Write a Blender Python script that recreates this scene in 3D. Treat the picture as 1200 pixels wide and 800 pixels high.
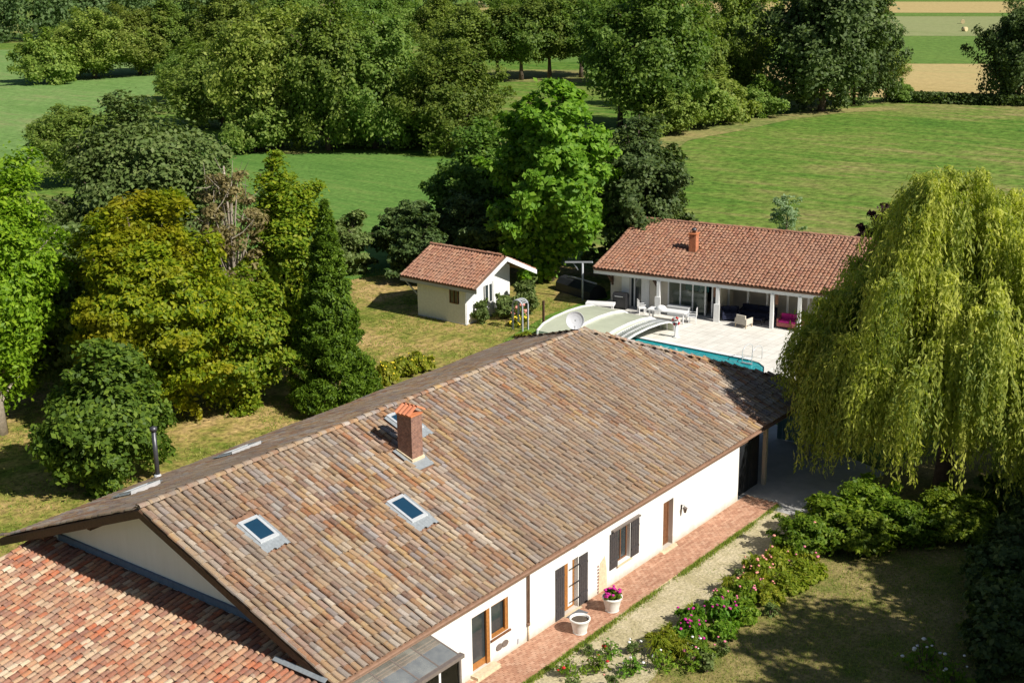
import bpy, math, random
import numpy as np
from mathutils import Vector, Matrix

S = bpy.context.scene
for o in list(bpy.data.objects):
    bpy.data.objects.remove(o)
COL = S.collection
R = math.radians

# ------------------------------------------------------------------ camera
CAM = np.array([-25.5664, -27.3826, 25.2715])
PITCH, ROLL, YAW, FPX = 0.29343632, -0.01249099, 0.66102093, 1594.99
_f = np.array([math.cos(YAW)*math.cos(PITCH), math.sin(YAW)*math.cos(PITCH), -math.sin(PITCH)])
_r0 = np.array([math.sin(YAW), -math.cos(YAW), 0.0])
_u0 = np.cross(_r0, _f)
_r = _r0*math.cos(ROLL) + _u0*math.sin(ROLL)
_u = -_r0*math.sin(ROLL) + _u0*math.cos(ROLL)
cd = bpy.data.cameras.new('camera')
cam = bpy.data.objects.new('camera', cd)
COL.objects.link(cam)
cd.sensor_width = 36.0
cd.lens = 36.0*FPX/1200.0
cd.clip_start = 0.5
cd.clip_end = 6000.0
mw = Matrix.Identity(4)
for i in range(3):
    mw[i][0] = _r[i]; mw[i][1] = _u[i]; mw[i][2] = -_f[i]; mw[i][3] = CAM[i]
cam.matrix_world = mw
S.camera = cam

# ------------------------------------------------------------------ sky and sun
SUN_EL, SUN_AZ = R(41.0), R(179.5)          # azimuth clockwise from +Y
w = bpy.data.worlds.new('World')
S.world = w
w.use_nodes = True
nt = w.node_tree
bg = nt.nodes['Background']
sk = nt.nodes.new('ShaderNodeTexSky')
sk.sky_type = 'NISHITA'
sk.sun_disc = False
sk.sun_elevation = SUN_EL
sk.sun_rotation = SUN_AZ
sk.altitude = 200
nt.links.new(sk.outputs[0], bg.inputs[0])
bg.inputs[1].default_value = 0.05
sd = bpy.data.lights.new('sun', 'SUN')
sd.energy = 5.0
sd.angle = R(0.53)
sd.color = (1.0, 0.95, 0.86)
so = bpy.data.objects.new('sun', sd)
COL.objects.link(so)
tosun = Vector((math.sin(SUN_AZ)*math.cos(SUN_EL), math.cos(SUN_AZ)*math.cos(SUN_EL), math.sin(SUN_EL)))
so.rotation_euler = tosun.to_track_quat('Z', 'Y').to_euler()
so.location = (10, -60, 60)
S.view_settings.view_transform = 'Standard'
S.view_settings.look = 'None'
S.view_settings.exposure = 0.36
S.view_settings.gamma = 1.0
S.cycles.max_bounces = 6
S.cycles.diffuse_bounces = 2
S.cycles.transparent_max_bounces = 12

# ------------------------------------------------------------------ helpers
def gp(px, py, z=0.0):
    """ground (height z) point seen at a pixel of the 1200x800 photograph"""
    d = _f + _r*(px-600)/FPX - _u*(py-400)/FPX
    q = CAM + d*((z-CAM[2])/d[2])
    return Vector((q[0], q[1], z))

MW = {}
def thing(name, label, cat, loc=(0, 0, 0), rotz=0.0, group=None):
    o = bpy.data.objects.new(name, None)
    COL.objects.link(o)
    o.empty_display_size = 0.3
    o.location = loc
    o.rotation_euler = (0, 0, rotz)
    o['label'] = label
    o['category'] = cat
    if group:
        o['group'] = group
    MW[o.name] = Matrix.Translation(Vector(loc)) @ Matrix.Rotation(rotz, 4, 'Z')
    return o

def tag(o, label, cat, group=None):
    o['label'] = label
    o['category'] = cat
    if group:
        o['group'] = group
    return o

class MB:
    """collects polygons; build() links them as ONE mesh object"""
    def __init__(s):
        s.v = []; s.f = []; s.sm = []
    def poly(s, pts, smooth=False):
        n = len(s.v)
        s.v += [tuple(p) for p in pts]
        s.f.append(tuple(range(n, n+len(pts)))); s.sm.append(smooth)
        return s
    def box(s, x0, x1, y0, y1, z0, z1):
        return s.obox((x0, y0, z0), (x1-x0, 0, 0), (0, y1-y0, 0), (0, 0, z1-z0))
    def obox(s, o, a, b, c):
        o, a, b, c = Vector(o), Vector(a), Vector(b), Vector(c)
        P = [o, o+a, o+a+b, o+b, o+c, o+a+c, o+a+b+c, o+b+c]
        n = len(s.v)
        s.v += [tuple(p) for p in P]
        for q in ((0, 3, 2, 1), (4, 5, 6, 7), (0, 1, 5, 4), (1, 2, 6, 5), (2, 3, 7, 6), (3, 0, 4, 7)):
            s.f.append(tuple(n+i for i in q)); s.sm.append(False)
        return s
    def beam(s, p, q, w, h, up=(0, 0, 1)):
        """a bar from p to q, w wide and h high, centred on its axis"""
        p, q = Vector(p), Vector(q)
        d = (q-p); n = d.normalized()
        side = n.cross(Vector(up))
        if side.length < 1e-4:
            side = n.cross(Vector((1, 0, 0)))
        side.normalize(); u = side.cross(n)
        return s.obox(p-side*w/2-u*h/2, d, side*w, u*h)
    def slab(s, pts, t):
        """polygon extruded along -Z by t"""
        lo = [(p[0], p[1], p[2]-t) for p in pts]
        s.poly(pts); s.poly(lo[::-1])
        for i in range(len(pts)):
            j = (i+1) % len(pts)
            s.poly([pts[i], lo[i], lo[j], pts[j]])
        return s
    def prism(s, pts, d):
        d = Vector(d)
        hi = [tuple(Vector(p)+d) for p in pts]
        s.poly(pts[::-1]); s.poly(hi)
        for i in range(len(pts)):
            j = (i+1) % len(pts)
            s.poly([pts[i], pts[j], hi[j], hi[i]])
        return s
    def tube(s, pts, rad, n=6, cap=True, smooth=True):
        pts = [Vector(p) for p in pts]
        if not isinstance(rad, (list, tuple)):
            rad = [rad]*len(pts)
        base = len(s.v)
        ref = Vector((0.31, 0.17, 0.93)).normalized()
        for i, p in enumerate(pts):
            d = (pts[min(i+1, len(pts)-1)]-pts[max(i-1, 0)]).normalized()
            a = d.cross(ref)
            if a.length < 0.05:
                a = d.cross(Vector((1, 0, 0)))
            a.normalize(); b = d.cross(a)
            for k in range(n):
                t = 2*math.pi*k/n
                s.v.append(tuple(p+(a*math.cos(t)+b*math.sin(t))*rad[i]))
        for i in range(len(pts)-1):
            for k in range(n):
                k2 = (k+1) % n
                s.f.append((base+i*n+k, base+i*n+k2, base+(i+1)*n+k2, base+(i+1)*n+k)); s.sm.append(smooth)
        if cap:
            s.f.append(tuple(base+k for k in range(n))[::-1]); s.sm.append(False)
            s.f.append(tuple(base+(len(pts)-1)*n+k for k in range(n))); s.sm.append(False)
        return s
    def lathe(s, prof, c, n=20, cap=True):
        base = len(s.v); c = Vector(c)
        for (r, z) in prof:
            for k in range(n):
                t = 2*math.pi*k/n
                s.v.append((c.x+r*math.cos(t), c.y+r*math.sin(t), c.z+z))
        for i in range(len(prof)-1):
            for k in range(n):
                k2 = (k+1) % n
                s.f.append((base+i*n+k, base+i*n+k2, base+(i+1)*n+k2, base+(i+1)*n+k)); s.sm.append(True)
        if cap:
            s.f.append(tuple(base+k for k in range(n))[::-1]); s.sm.append(False)
            s.f.append(tuple(base+(len(prof)-1)*n+k for k in range(n))); s.sm.append(False)
        return s
    def build(s, name, mat, parent=None, loc=None):
        me = bpy.data.meshes.new(name)
        v = s.v
        if parent is not None:
            inv = MW[parent.name].inverted()
            v = [tuple(inv @ Vector(p)) for p in v]
        elif loc is not None:
            v = [(p[0]-loc[0], p[1]-loc[1], p[2]-loc[2]) for p in v]
        me.from_pydata(v, [], s.f)
        me.polygons.foreach_set('use_smooth', s.sm)
        me.update()
        o = bpy.data.objects.new(name, me)
        COL.objects.link(o)
        if mat:
            me.materials.append(mat)
        if parent is not None:
            o.parent = parent
            MW[o.name] = MW[parent.name]
        elif loc is not None:
            o.location = loc
            MW[o.name] = Matrix.Translation(Vector(loc))
        else:
            MW[o.name] = Matrix.Identity(4)
        return o

def np_mesh(name, V, k, mat, smooth=False):
    """V: (N*k,3) vertices, every k of them one polygon"""
    me = bpy.data.meshes.new(name)
    n = len(V)//k
    me.vertices.add(len(V)); me.vertices.foreach_set('co', np.asarray(V, np.float32).ravel())
    me.loops.add(len(V)); me.loops.foreach_set('vertex_index', np.arange(len(V), dtype=np.int32))
    me.polygons.add(n); me.polygons.foreach_set('loop_start', np.arange(n, dtype=np.int32)*k)
    if smooth:
        me.polygons.foreach_set('use_smooth', np.ones(n, bool))
    me.update(calc_edges=True)
    if mat:
        me.materials.append(mat)
    return me

def link(name, me, parent=None, mloc=None):
    o = bpy.data.objects.new(name, me)
    COL.objects.link(o)
    if parent is not None:
        o.parent = parent
        MW[o.name] = MW[parent.name]
    if mloc is not None:
        o.matrix_basis = mloc
    return o

def dup(root, loc, rotz=0.0, scale=(1, 1, 1), label=None):
    r = root.copy(); COL.objects.link(r)
    r.location = loc; r.rotation_euler = (0, 0, rotz); r.scale = scale
    if label:
        r['label'] = label
    for ch in root.children:
        c = ch.copy(); COL.objects.link(c); c.parent = r
        for g in ch.children:
            d = g.copy(); COL.objects.link(d); d.parent = c
    return r

# ------------------------------------------------------------------ materials
def newmat(name):
    m = bpy.data.materials.new(name)
    m.use_nodes = True
    n = m.node_tree
    return m, n, n.nodes['Principled BSDF'], n.nodes['Material Output']

def nd(n, t, **kw):
    x = n.nodes.new(t)
    for k, v in kw.items():
        setattr(x, k, v)
    return x

def ramp(n, stops, interp='LINEAR'):
    x = n.nodes.new('ShaderNodeValToRGB')
    cr = x.color_ramp
    cr.interpolation = interp
    while len(cr.elements) < len(stops):
        cr.elements.new(0.5)
    for e, (p, c) in zip(cr.elements, stops):
        e.position = p
        e.color = (c[0], c[1], c[2], 1)
    return x

def noise(n, scale, detail=4, rough=0.55, vec=None):
    x = n.nodes.new('ShaderNodeTexNoise')
    x.inputs['Scale'].default_value = scale
    x.inputs['Detail'].default_value = detail
    x.inputs['Roughness'].default_value = rough
    if vec is not None:
        n.links.new(vec, x.inputs['Vector'])
    return x

def mix(n, f, a, b, mode='MIX'):
    x = n.nodes.new('ShaderNodeMix')
    x.data_type = 'RGBA'; x.blend_type = mode
    for inp, val in ((x.inputs[0], f), (x.inputs[6], a), (x.inputs[7], b)):
        if hasattr(val, 'is_linked'):
            n.links.new(val, inp)
        elif isinstance(val, (int, float)):
            inp.default_value = val
        else:
            inp.default_value = (val[0], val[1], val[2], 1)
    return x.outputs[2]

def math_n(n, op, a, b=None):
    x = n.nodes.new('ShaderNodeMath'); x.operation = op
    for i, val in enumerate((a, b)):
        if val is None:
            continue
        if hasattr(val, 'is_linked'):
            n.links.new(val, x.inputs[i])
        else:
            x.inputs[i].default_value = val
    return x.outputs[0]

def bump(n, bsdf, h, strength=0.3, dist=0.02):
    b = n.nodes.new('ShaderNodeBump')
    b.inputs['Strength'].default_value = strength
    b.inputs['Distance'].default_value = dist
    n.links.new(h, b.inputs['Height'])
    n.links.new(b.outputs[0], bsdf.inputs['Normal'])

def plain(name, col, rough=0.7, var=0.12, scale=6.0, metal=0.0, bmp=0.15, spec=0.4):
    m, n, b, o = newmat(name)
    g = n.nodes.new('ShaderNodeNewGeometry')
    nz = noise(n, scale, 5, 0.6, g.outputs['Position'])
    lo = [max(0, c*(1-var)) for c in col]; hi = [c*(1+var) for c in col]
    rp = ramp(n, [(0.3, lo), (0.7, hi)])
    n.links.new(nz.outputs[0], rp.inputs[0])
    n.links.new(rp.outputs[0], b.inputs['Base Color'])
    b.inputs['Roughness'].default_value = rough
    b.inputs['Metallic'].default_value = metal
    b.inputs['Specular IOR Level'].default_value = spec
    if bmp:
        bump(n, b, nz.outputs[0], bmp, 0.02)
    return m

def tile_mat(name, pal, colw, rowl, axis='x', wear=(0.21, 0.17, 0.14), wear_amt=0.5, large=0.14, lichen=0.35, lic=(0.30, 0.28, 0.25), streak=0.5):
    """barrel tiles: a palette picked per tile and per run of tiles, lichen and wear"""
    m, n, b, o = newmat(name)
    g = n.nodes.new('ShaderNodeNewGeometry')
    oi = n.nodes.new('ShaderNodeObjectInfo')
    isl = math_n(n, 'FRACT', math_n(n, 'ADD', g.outputs['Random Per Island'], oi.outputs['Random']))
    sep = n.nodes.new('ShaderNodeSeparateXYZ')
    n.links.new(g.outputs['Position'], sep.inputs[0])
    ac, al = ('X', 'Y') if axis == 'x' else ('Y', 'X')
    c = math_n(n, 'FLOOR', math_n(n, 'DIVIDE', sep.outputs[ac], colw))
    wn0 = n.nodes.new('ShaderNodeTexWhiteNoise'); wn0.noise_dimensions = '1D'
    n.links.new(c, wn0.inputs['W'])
    r_ = math_n(n, 'FLOOR', math_n(n, 'ADD', math_n(n, 'DIVIDE', sep.outputs[al], rowl), math_n(n, 'MULTIPLY', wn0.outputs['Value'], 5.0)))
    cb = n.nodes.new('ShaderNodeCombineXYZ')
    n.links.new(c, cb.inputs[0]); n.links.new(r_, cb.inputs[1])
    wn = n.nodes.new('ShaderNodeTexWhiteNoise'); wn.noise_dimensions = '2D'
    n.links.new(cb.outputs[0], wn.inputs['Vector'])
    k = len(pal)
    rp1 = ramp(n, [(i/k, p) for i, p in enumerate(pal)], 'CONSTANT')
    n.links.new(isl, rp1.inputs[0])
    rp2 = ramp(n, [(i/k, p) for i, p in enumerate(pal[::-1])], 'CONSTANT')
    n.links.new(wn.outputs['Value'], rp2.inputs[0])
    col = mix(n, streak, rp1.outputs[0], rp2.outputs[0])
    # large weathering fields
    nl = noise(n, large, 4, 0.6, g.outputs['Position'])
    rl = ramp(n, [(0.42, (0, 0, 0)), (0.62, (1, 1, 1))])
    n.links.new(nl.outputs[0], rl.inputs[0])
    col = mix(n, math_n(n, 'MULTIPLY', rl.outputs[0], wear_amt), col, wear)
    # lichen spots
    ns = noise(n, 9.0, 5, 0.7, g.outputs['Position'])
    rs = ramp(n, [(0.5, (0, 0, 0)), (0.66, (1, 1, 1))])
    n.links.new(ns.outputs[0], rs.inputs[0])
    col = mix(n, math_n(n, 'MULTIPLY', rs.outputs[0], lichen), col, lic)
    nf = noise(n, 34.0, 3, 0.7, g.outputs['Position'])
    rf = ramp(n, [(0.3, (0.72, 0.70, 0.68)), (0.7, (1.22, 1.2, 1.18))])
    n.links.new(nf.outputs[0], rf.inputs[0])
    col = mix(n, 1.0, col, rf.outputs[0], 'MULTIPLY')
    n.links.new(col, b.inputs['Base Color'])
    b.inputs['Roughness'].default_value = 0.85
    b.inputs['Specular IOR Level'].default_value = 0.25
    bump(n, b, nf.outputs[0], 0.35, 0.02)
    return m

def leaf_mat(name, cols, transl=0.35, tint=0.25, patch=None, patch_scale=0.35, tone=False):
    """cols: dark..light leaf colours; each leaf picks one, each tree is tinted a little"""
    m, n, b, o = newmat(name)
    g = n.nodes.new('ShaderNodeNewGeometry')
    oi = n.nodes.new('ShaderNodeObjectInfo')
    k = len(cols)
    cols = [(c[0]*1.38, c[1]*1.42, c[2]*1.25) for c in cols]
    transl = min(0.5, transl+0.08)
    rp = ramp(n, [(i/max(1, k-1), c) for i, c in enumerate(cols)])
    if tone:
        ta = n.nodes.new('ShaderNodeAttribute'); ta.attribute_name = 'tone'
        n.links.new(math_n(n, 'ADD', math_n(n, 'MULTIPLY', g.outputs['Random Per Island'], 0.45), math_n(n, 'MULTIPLY', ta.outputs['Fac'], 0.55)), rp.inputs[0])
    else:
        n.links.new(g.outputs['Random Per Island'], rp.inputs[0])
    col = rp.outputs[0]
    if patch is not None:
        np_ = noise(n, patch_scale, 3, 0.6, g.outputs['Position'])
        r2 = ramp(n, [(0.45, (0, 0, 0)), (0.6, (1, 1, 1))])
        n.links.new(np_.outputs[0], r2.inputs[0])
        col = mix(n, math_n(n, 'MULTIPLY', r2.outputs[0], 0.8), col, patch)
    hs = n.nodes.new('ShaderNodeHueSaturation')
    mr = n.nodes.new('ShaderNodeMapRange')
    mr.inputs[3].default_value = 1-tint; mr.inputs[4].default_value = 1+tint
    n.links.new(oi.outputs['Random'], mr.inputs[0])
    n.links.new(mr.outputs[0], hs.inputs['Value'])
    mr2 = n.nodes.new('ShaderNodeMapRange')
    mr2.inputs[3].default_value = 0.5-0.03*tint*4; mr2.inputs[4].default_value = 0.5+0.03*tint*4
    n.links.new(math_n(n, 'FRACT', math_n(n, 'MULTIPLY', oi.outputs['Random'], 7.3)), mr2.inputs[0])
    n.links.new(mr2.outputs[0], hs.inputs['Hue'])
    n.links.new(col, hs.inputs['Color'])
    col = hs.outputs[0]
    n.links.new(col, b.inputs['Base Color'])
    b.inputs['Roughness'].default_value = 0.55
    b.inputs['Specular IOR Level'].default_value = 0.25
    tr = n.nodes.new('ShaderNodeBsdfTranslucent')
    tc = mix(n, 1.0, col, (1.15, 1.25, 0.55), 'MULTIPLY')
    n.links.new(tc, tr.inputs[0])
    ms = n.nodes.new('ShaderNodeMixShader')
    ms.inputs[0].default_value = transl
    n.links.new(b.outputs[0], ms.inputs[1]); n.links.new(tr.outputs[0], ms.inputs[2])
    n.links.new(ms.outputs[0], o.inputs[0])
    return m

def ground_mat(name, cols, s1, s2, fine=3.0, rough=0.95, bm=0.6, stretch=None, ang=0.0, fine_amt=0.25, dist=0.08, span=0.28):
    """grass or soil: ramp over two noise scales plus a fine grain"""
    m, n, b, o = newmat(name)
    g = n.nodes.new('ShaderNodeNewGeometry')
    vec = g.outputs['Position']
    if stretch:
        mp = n.nodes.new('ShaderNodeMapping')
        mp.inputs['Rotation'].default_value = (0, 0, ang)
        mp.inputs['Scale'].default_value = stretch
        n.links.new(vec, mp.inputs['Vector'])
        vec2 = mp.outputs[0]
    else:
        vec2 = vec
    a = noise(n, s1, 5, 0.6, vec2)
    c = noise(n, s2, 6, 0.65, vec2)
    f = math_n(n, 'ADD', math_n(n, 'MULTIPLY', a.outputs[0], 0.5), math_n(n, 'MULTIPLY', c.outputs[0], 0.5))
    k = len(cols)
    rp = ramp(n, [(0.5-span/2+span*i/(k-1), q) for i, q in enumerate(cols)])
    n.links.new(f, rp.inputs[0])
    fn = noise(n, fine, 4, 0.75, vec)
    rf = ramp(n, [(0.3, (1-fine_amt*1.6,)*3), (0.7, (1+fine_amt,)*3)])
    n.links.new(fn.outputs[0], rf.inputs[0])
    col = mix(n, 1.0, rp.outputs[0], rf.outputs[0], 'MULTIPLY')
    n.links.new(col, b.inputs['Base Color'])
    b.inputs['Roughness'].default_value = rough
    b.inputs['Specular IOR Level'].default_value = 0.1
    bump(n, b, fn.outputs[0], bm, dist)
    return m

def glass_mat(name, tint=(0.8, 0.86, 0.85), base=0.25, gloss=0.03, dust=0.0):
    m, n, b, o = newmat(name)
    n.nodes.remove(b)
    t = n.nodes.new('ShaderNodeBsdfTransparent'); t.inputs[0].default_value = (*tint, 1)
    gl = n.nodes.new('ShaderNodeBsdfGlossy'); gl.inputs['Roughness'].default_value = gloss
    fr = n.nodes.new('ShaderNodeLayerWeight'); fr.inputs[0].default_value = base
    ms = n.nodes.new('ShaderNodeMixShader')
    n.links.new(fr.outputs['Fresnel'], ms.inputs[0])
    n.links.new(t.outputs[0], ms.inputs[1]); n.links.new(gl.outputs[0], ms.inputs[2])
    out = ms.outputs[0]
    if dust:
        df = n.nodes.new('ShaderNodeBsdfDiffuse'); df.inputs[0].default_value = (0.5, 0.5, 0.44, 1)
        g = n.nodes.new('ShaderNodeNewGeometry')
        nz = noise(n, 1.6, 5, 0.6, g.outputs['Position'])
        m2 = n.nodes.new('ShaderNodeMixShader')
        n.links.new(math_n(n, 'MULTIPLY', nz.outputs[0], dust*2), m2.inputs[0])
        n.links.new(out, m2.inputs[1]); n.links.new(df.outputs[0], m2.inputs[2])
        out = m2.outputs[0]
    n.links.new(out, o.inputs[0])
    return m

M = {}
M['tile_main'] = tile_mat('weathered_tile', [(0.38, 0.235, 0.125), (0.22, 0.105, 0.055), (0.44, 0.335, 0.235), (0.31, 0.16, 0.085), (0.34, 0.30, 0.29), (0.45, 0.305, 0.14), (0.17, 0.13, 0.115), (0.36, 0.17, 0.085), (0.54, 0.46, 0.37), (0.36, 0.33, 0.305), (0.40, 0.26, 0.145), (0.25, 0.205, 0.185), (0.38, 0.285, 0.19)],
                          0.25, 1.5, 'x', wear=(0.255, 0.20, 0.155), wear_amt=0.58, lichen=0.5, lic=(0.29, 0.26, 0.21), streak=0.5)
M['tile_low'] = tile_mat('patched_red_tile', [(0.36, 0.15, 0.085), (0.45, 0.21, 0.11), (0.25, 0.12, 0.085), (0.54, 0.40, 0.26), (0.45, 0.135, 0.06), (0.31, 0.165, 0.115), (0.34, 0.145, 0.09), (0.50, 0.32, 0.19), (0.34, 0.18, 0.125), (0.40, 0.165, 0.09), (0.66, 0.56, 0.41), (0.23, 0.125, 0.10), (0.58, 0.46, 0.31)],
                         0.25, 0.7, 'y', wear=(0.27, 0.155, 0.105), wear_amt=0.42, large=0.35, lichen=0.25, streak=0.3)
M['tile_red'] = tile_mat('red_clay_tile', [(0.32, 0.15, 0.09), (0.37, 0.185, 0.115), (0.27, 0.125, 0.085), (0.40, 0.23, 0.15), (0.33, 0.185, 0.13)],
                         0.27, 0.4, 'y', wear=(0.30, 0.17, 0.12), wear_amt=0.5, large=0.3, lichen=0.2, lic=(0.3, 0.25, 0.2), streak=0.3)
M['deck_clay'] = plain('channel_clay', (0.22, 0.125, 0.08), 0.95, 0.3, 5.0)
M['render'] = plain('white_render', (0.80, 0.785, 0.74), 0.92, 0.05, 1.6, bmp=0.25, spec=0.2)
def render_mat():
    m, n, b, o = newmat('white_render_worn')
    g = n.nodes.new('ShaderNodeNewGeometry')
    mp = n.nodes.new('ShaderNodeMapping'); mp.inputs['Scale'].default_value = (3.0, 3.0, 0.35)
    n.links.new(g.outputs['Position'], mp.inputs['Vector'])
    ns = noise(n, 1.0, 5, 0.65, mp.outputs[0])
    r1 = ramp(n, [(0.3, (0.76, 0.745, 0.71)), (0.65, (0.81, 0.80, 0.775))]); n.links.new(ns.outputs[0], r1.inputs[0])
    sep = n.nodes.new('ShaderNodeSeparateXYZ'); n.links.new(g.outputs['Position'], sep.inputs[0])
    n2 = noise(n, 2.2, 5, 0.7, g.outputs['Position'])
    hgt = math_n(n, 'ADD', sep.outputs[2], math_n(n, 'MULTIPLY', n2.outputs[0], -0.55))
    mr = n.nodes.new('ShaderNodeMapRange'); mr.inputs[1].default_value = -0.22; mr.inputs[2].default_value = 0.12; mr.inputs[3].default_value = 0.65; mr.inputs[4].default_value = 0.0
    n.links.new(hgt, mr.inputs[0])
    n.links.new(mix(n, mr.outputs[0], r1.outputs[0], (0.40, 0.33, 0.25)), b.inputs['Base Color'])
    b.inputs['Roughness'].default_value = 0.92; b.inputs['Specular IOR Level'].default_value = 0.2
    bump(n, b, n2.outputs[0], 0.25, 0.02)
    return m
M['render'] = render_mat()
M['stone'] = plain('bare_stone_render', (0.42, 0.37, 0.31), 0.95, 0.35, 4.0, bmp=0.6)
M['beige_render'] = plain('beige_render', (0.66, 0.60, 0.50), 0.9, 0.06, 2.0, spec=0.2)
M['oldplaster'] = plain('old_plaster', (0.62, 0.50, 0.34), 0.95, 0.18, 9.0)
M['dkwood'] = plain('dark_brown_wood', (0.085, 0.045, 0.026), 0.7, 0.3, 8.0)
M['gutter'] = plain('brown_gutter', (0.25, 0.15, 0.10), 0.5, 0.2, 5.0)
M['oak'] = plain('varnished_oak', (0.36, 0.15, 0.04), 0.45, 0.25, 12.0)
M['brownwood'] = plain('brown_door_wood', (0.17, 0.075, 0.035), 0.55, 0.25, 10.0)
M['shutter'] = plain('charcoal_shutter', (0.055, 0.05, 0.052), 0.6, 0.2, 12.0)
M['iron'] = plain('black_iron', (0.025, 0.025, 0.027), 0.5, 0.2, 10.0)
M['steel'] = plain('dark_steel', (0.10, 0.10, 0.11), 0.4, 0.15, 8.0, metal=0.6)
M['zinc'] = plain('zinc_flashing', (0.36, 0.39, 0.41), 0.45, 0.15, 8.0, metal=0.3)
M['lead'] = plain('lead_flashing', (0.10, 0.15, 0.24), 0.6, 0.2, 6.0)
M['alu'] = plain('pale_aluminium', (0.62, 0.64, 0.66), 0.35, 0.08, 8.0, metal=0.3)
M['white'] = plain('white_paint', (0.80, 0.80, 0.79), 0.5, 0.04, 5.0)
M['greydish'] = plain('pale_grey_dish', (0.56, 0.57, 0.60), 0.6, 0.05, 5.0)
M['greypaint'] = plain('grey_paint', (0.42, 0.44, 0.47), 0.6, 0.08, 5.0)
M['bronze'] = plain('bronze_frame', (0.17, 0.14, 0.125), 0.5, 0.15, 8.0)
M['winglass'] = plain('dark_window_glass', (0.012, 0.045, 0.085), 0.08, 0.1, 1.0, bmp=0, spec=0.6)
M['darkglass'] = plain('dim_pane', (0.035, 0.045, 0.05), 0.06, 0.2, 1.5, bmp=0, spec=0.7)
M['teal'] = plain('teal_blind', (0.02, 0.16, 0.17), 0.4, 0.2, 1.5, bmp=0)
M['curtain'] = plain('white_curtain', (0.74, 0.72, 0.68), 0.9, 0.08, 6.0)
M['blind'] = plain('cream_blind', (0.55, 0.50, 0.42), 0.85, 0.08, 3.0)
M['glass'] = glass_mat('clear_glass', (0.74, 0.80, 0.78), 0.3)
M['dustyglass'] = glass_mat('dusty_glass', (0.70, 0.74, 0.70), 0.25, 0.08, 0.30)
M['soil'] = plain('pot_soil', (0.09, 0.07, 0.05), 1.0, 0.4, 20.0)
M['plastic_white'] = plain('white_plastic', (0.82, 0.82, 0.82), 0.35, 0.03, 4.0)
M['pot'] = plain('white_glazed_pot', (0.80, 0.78, 0.74), 0.5, 0.08, 7.0)
M['mat'] = plain('grey_mat_fibre', (0.13, 0.14, 0.15), 1.0, 0.3, 30.0)
M['navy'] = plain('navy_fabric', (0.018, 0.022, 0.05), 0.9, 0.2, 6.0)
M['pinkfab'] = plain('faded_red_fabric', (0.42, 0.13, 0.12), 0.9, 0.15, 6.0)
M['magenta'] = plain('magenta_fabric', (0.55, 0.02, 0.22), 0.85, 0.15, 6.0)
M['red'] = plain('red_plastic', (0.6, 0.03, 0.03), 0.4, 0.1, 5.0)
M['orange_clay'] = plain('orange_clay', (0.56, 0.20, 0.085), 0.85, 0.15, 6.0)
M['concrete'] = plain('concrete', (0.42, 0.41, 0.39), 0.95, 0.15, 1.2)
M['deck'] = plain('white_terrace_slab', (0.70, 0.66, 0.59), 0.85, 0.07, 0.9, bmp=0.1)
M['bark'] = plain('bark', (0.12, 0.09, 0.065), 0.95, 0.35, 5.0, bmp=0.6)
M['palebark'] = plain('pale_bark', (0.34, 0.29, 0.23), 0.95, 0.3, 5.0, bmp=0.6)
M['straw'] = plain('straw', (0.62, 0.50, 0.28), 1.0, 0.2, 6.0)
M['tarp_and_shade'] = plain('dark_tarpaulin_and_shade', (0.02, 0.022, 0.025), 0.5, 0.3, 2.0)  # woodpile cover; the same near-black also paints the shade in openings
M['tealboard'] = plain('blue_grey_board', (0.16, 0.30, 0.34), 0.7, 0.15, 4.0)
M['paver'] = None

# brick on the tall chimney
def brick_mat(name, c1, c2, mortar, scale):
    m, n, b, o = newmat(name)
    g = n.nodes.new('ShaderNodeNewGeometry')
    sep = n.nodes.new('ShaderNodeSeparateXYZ'); n.links.new(g.outputs['Position'], sep.inputs[0])
    cb = n.nodes.new('ShaderNodeCombineXYZ')
    n.links.new(math_n(n, 'ADD', sep.outputs[0], sep.outputs[1]), cb.inputs[0]); n.links.new(sep.outputs[2], cb.inputs[1])
    t = n.nodes.new('ShaderNodeTexBrick')
    t.inputs['Color1'].default_value = (*c1, 1); t.inputs['Color2'].default_value = (*c2, 1); t.inputs['Mortar'].default_value = (*mortar, 1)
    t.inputs['Scale'].default_value = scale; t.inputs['Mortar Size'].default_value = 0.018
    n.links.new(cb.outputs[0], t.inputs['Vector'])
    nz = noise(n, 7, 5, 0.7, g.outputs['Position'])
    rf = ramp(n, [(0.3, (0.55, 0.5, 0.5)), (0.7, (1.25, 1.2, 1.2))]); n.links.new(nz.outputs[0], rf.inputs[0])
    n.links.new(mix(n, 1.0, t.outputs[0], rf.outputs[0], 'MULTIPLY'), b.inputs['Base Color'])
    b.inputs['Roughness'].default_value = 0.95
    bump(n, b, t.outputs['Fac'], -0.4, 0.01)
    return m
M['brick'] = brick_mat('old_brick', (0.30, 0.15, 0.10), (0.22, 0.11, 0.08), (0.30, 0.25, 0.2), 4.2)
M['obrick'] = brick_mat('orange_brick', (0.55, 0.20, 0.09), (0.48, 0.17, 0.08), (0.45, 0.25, 0.15), 4.2)

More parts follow.
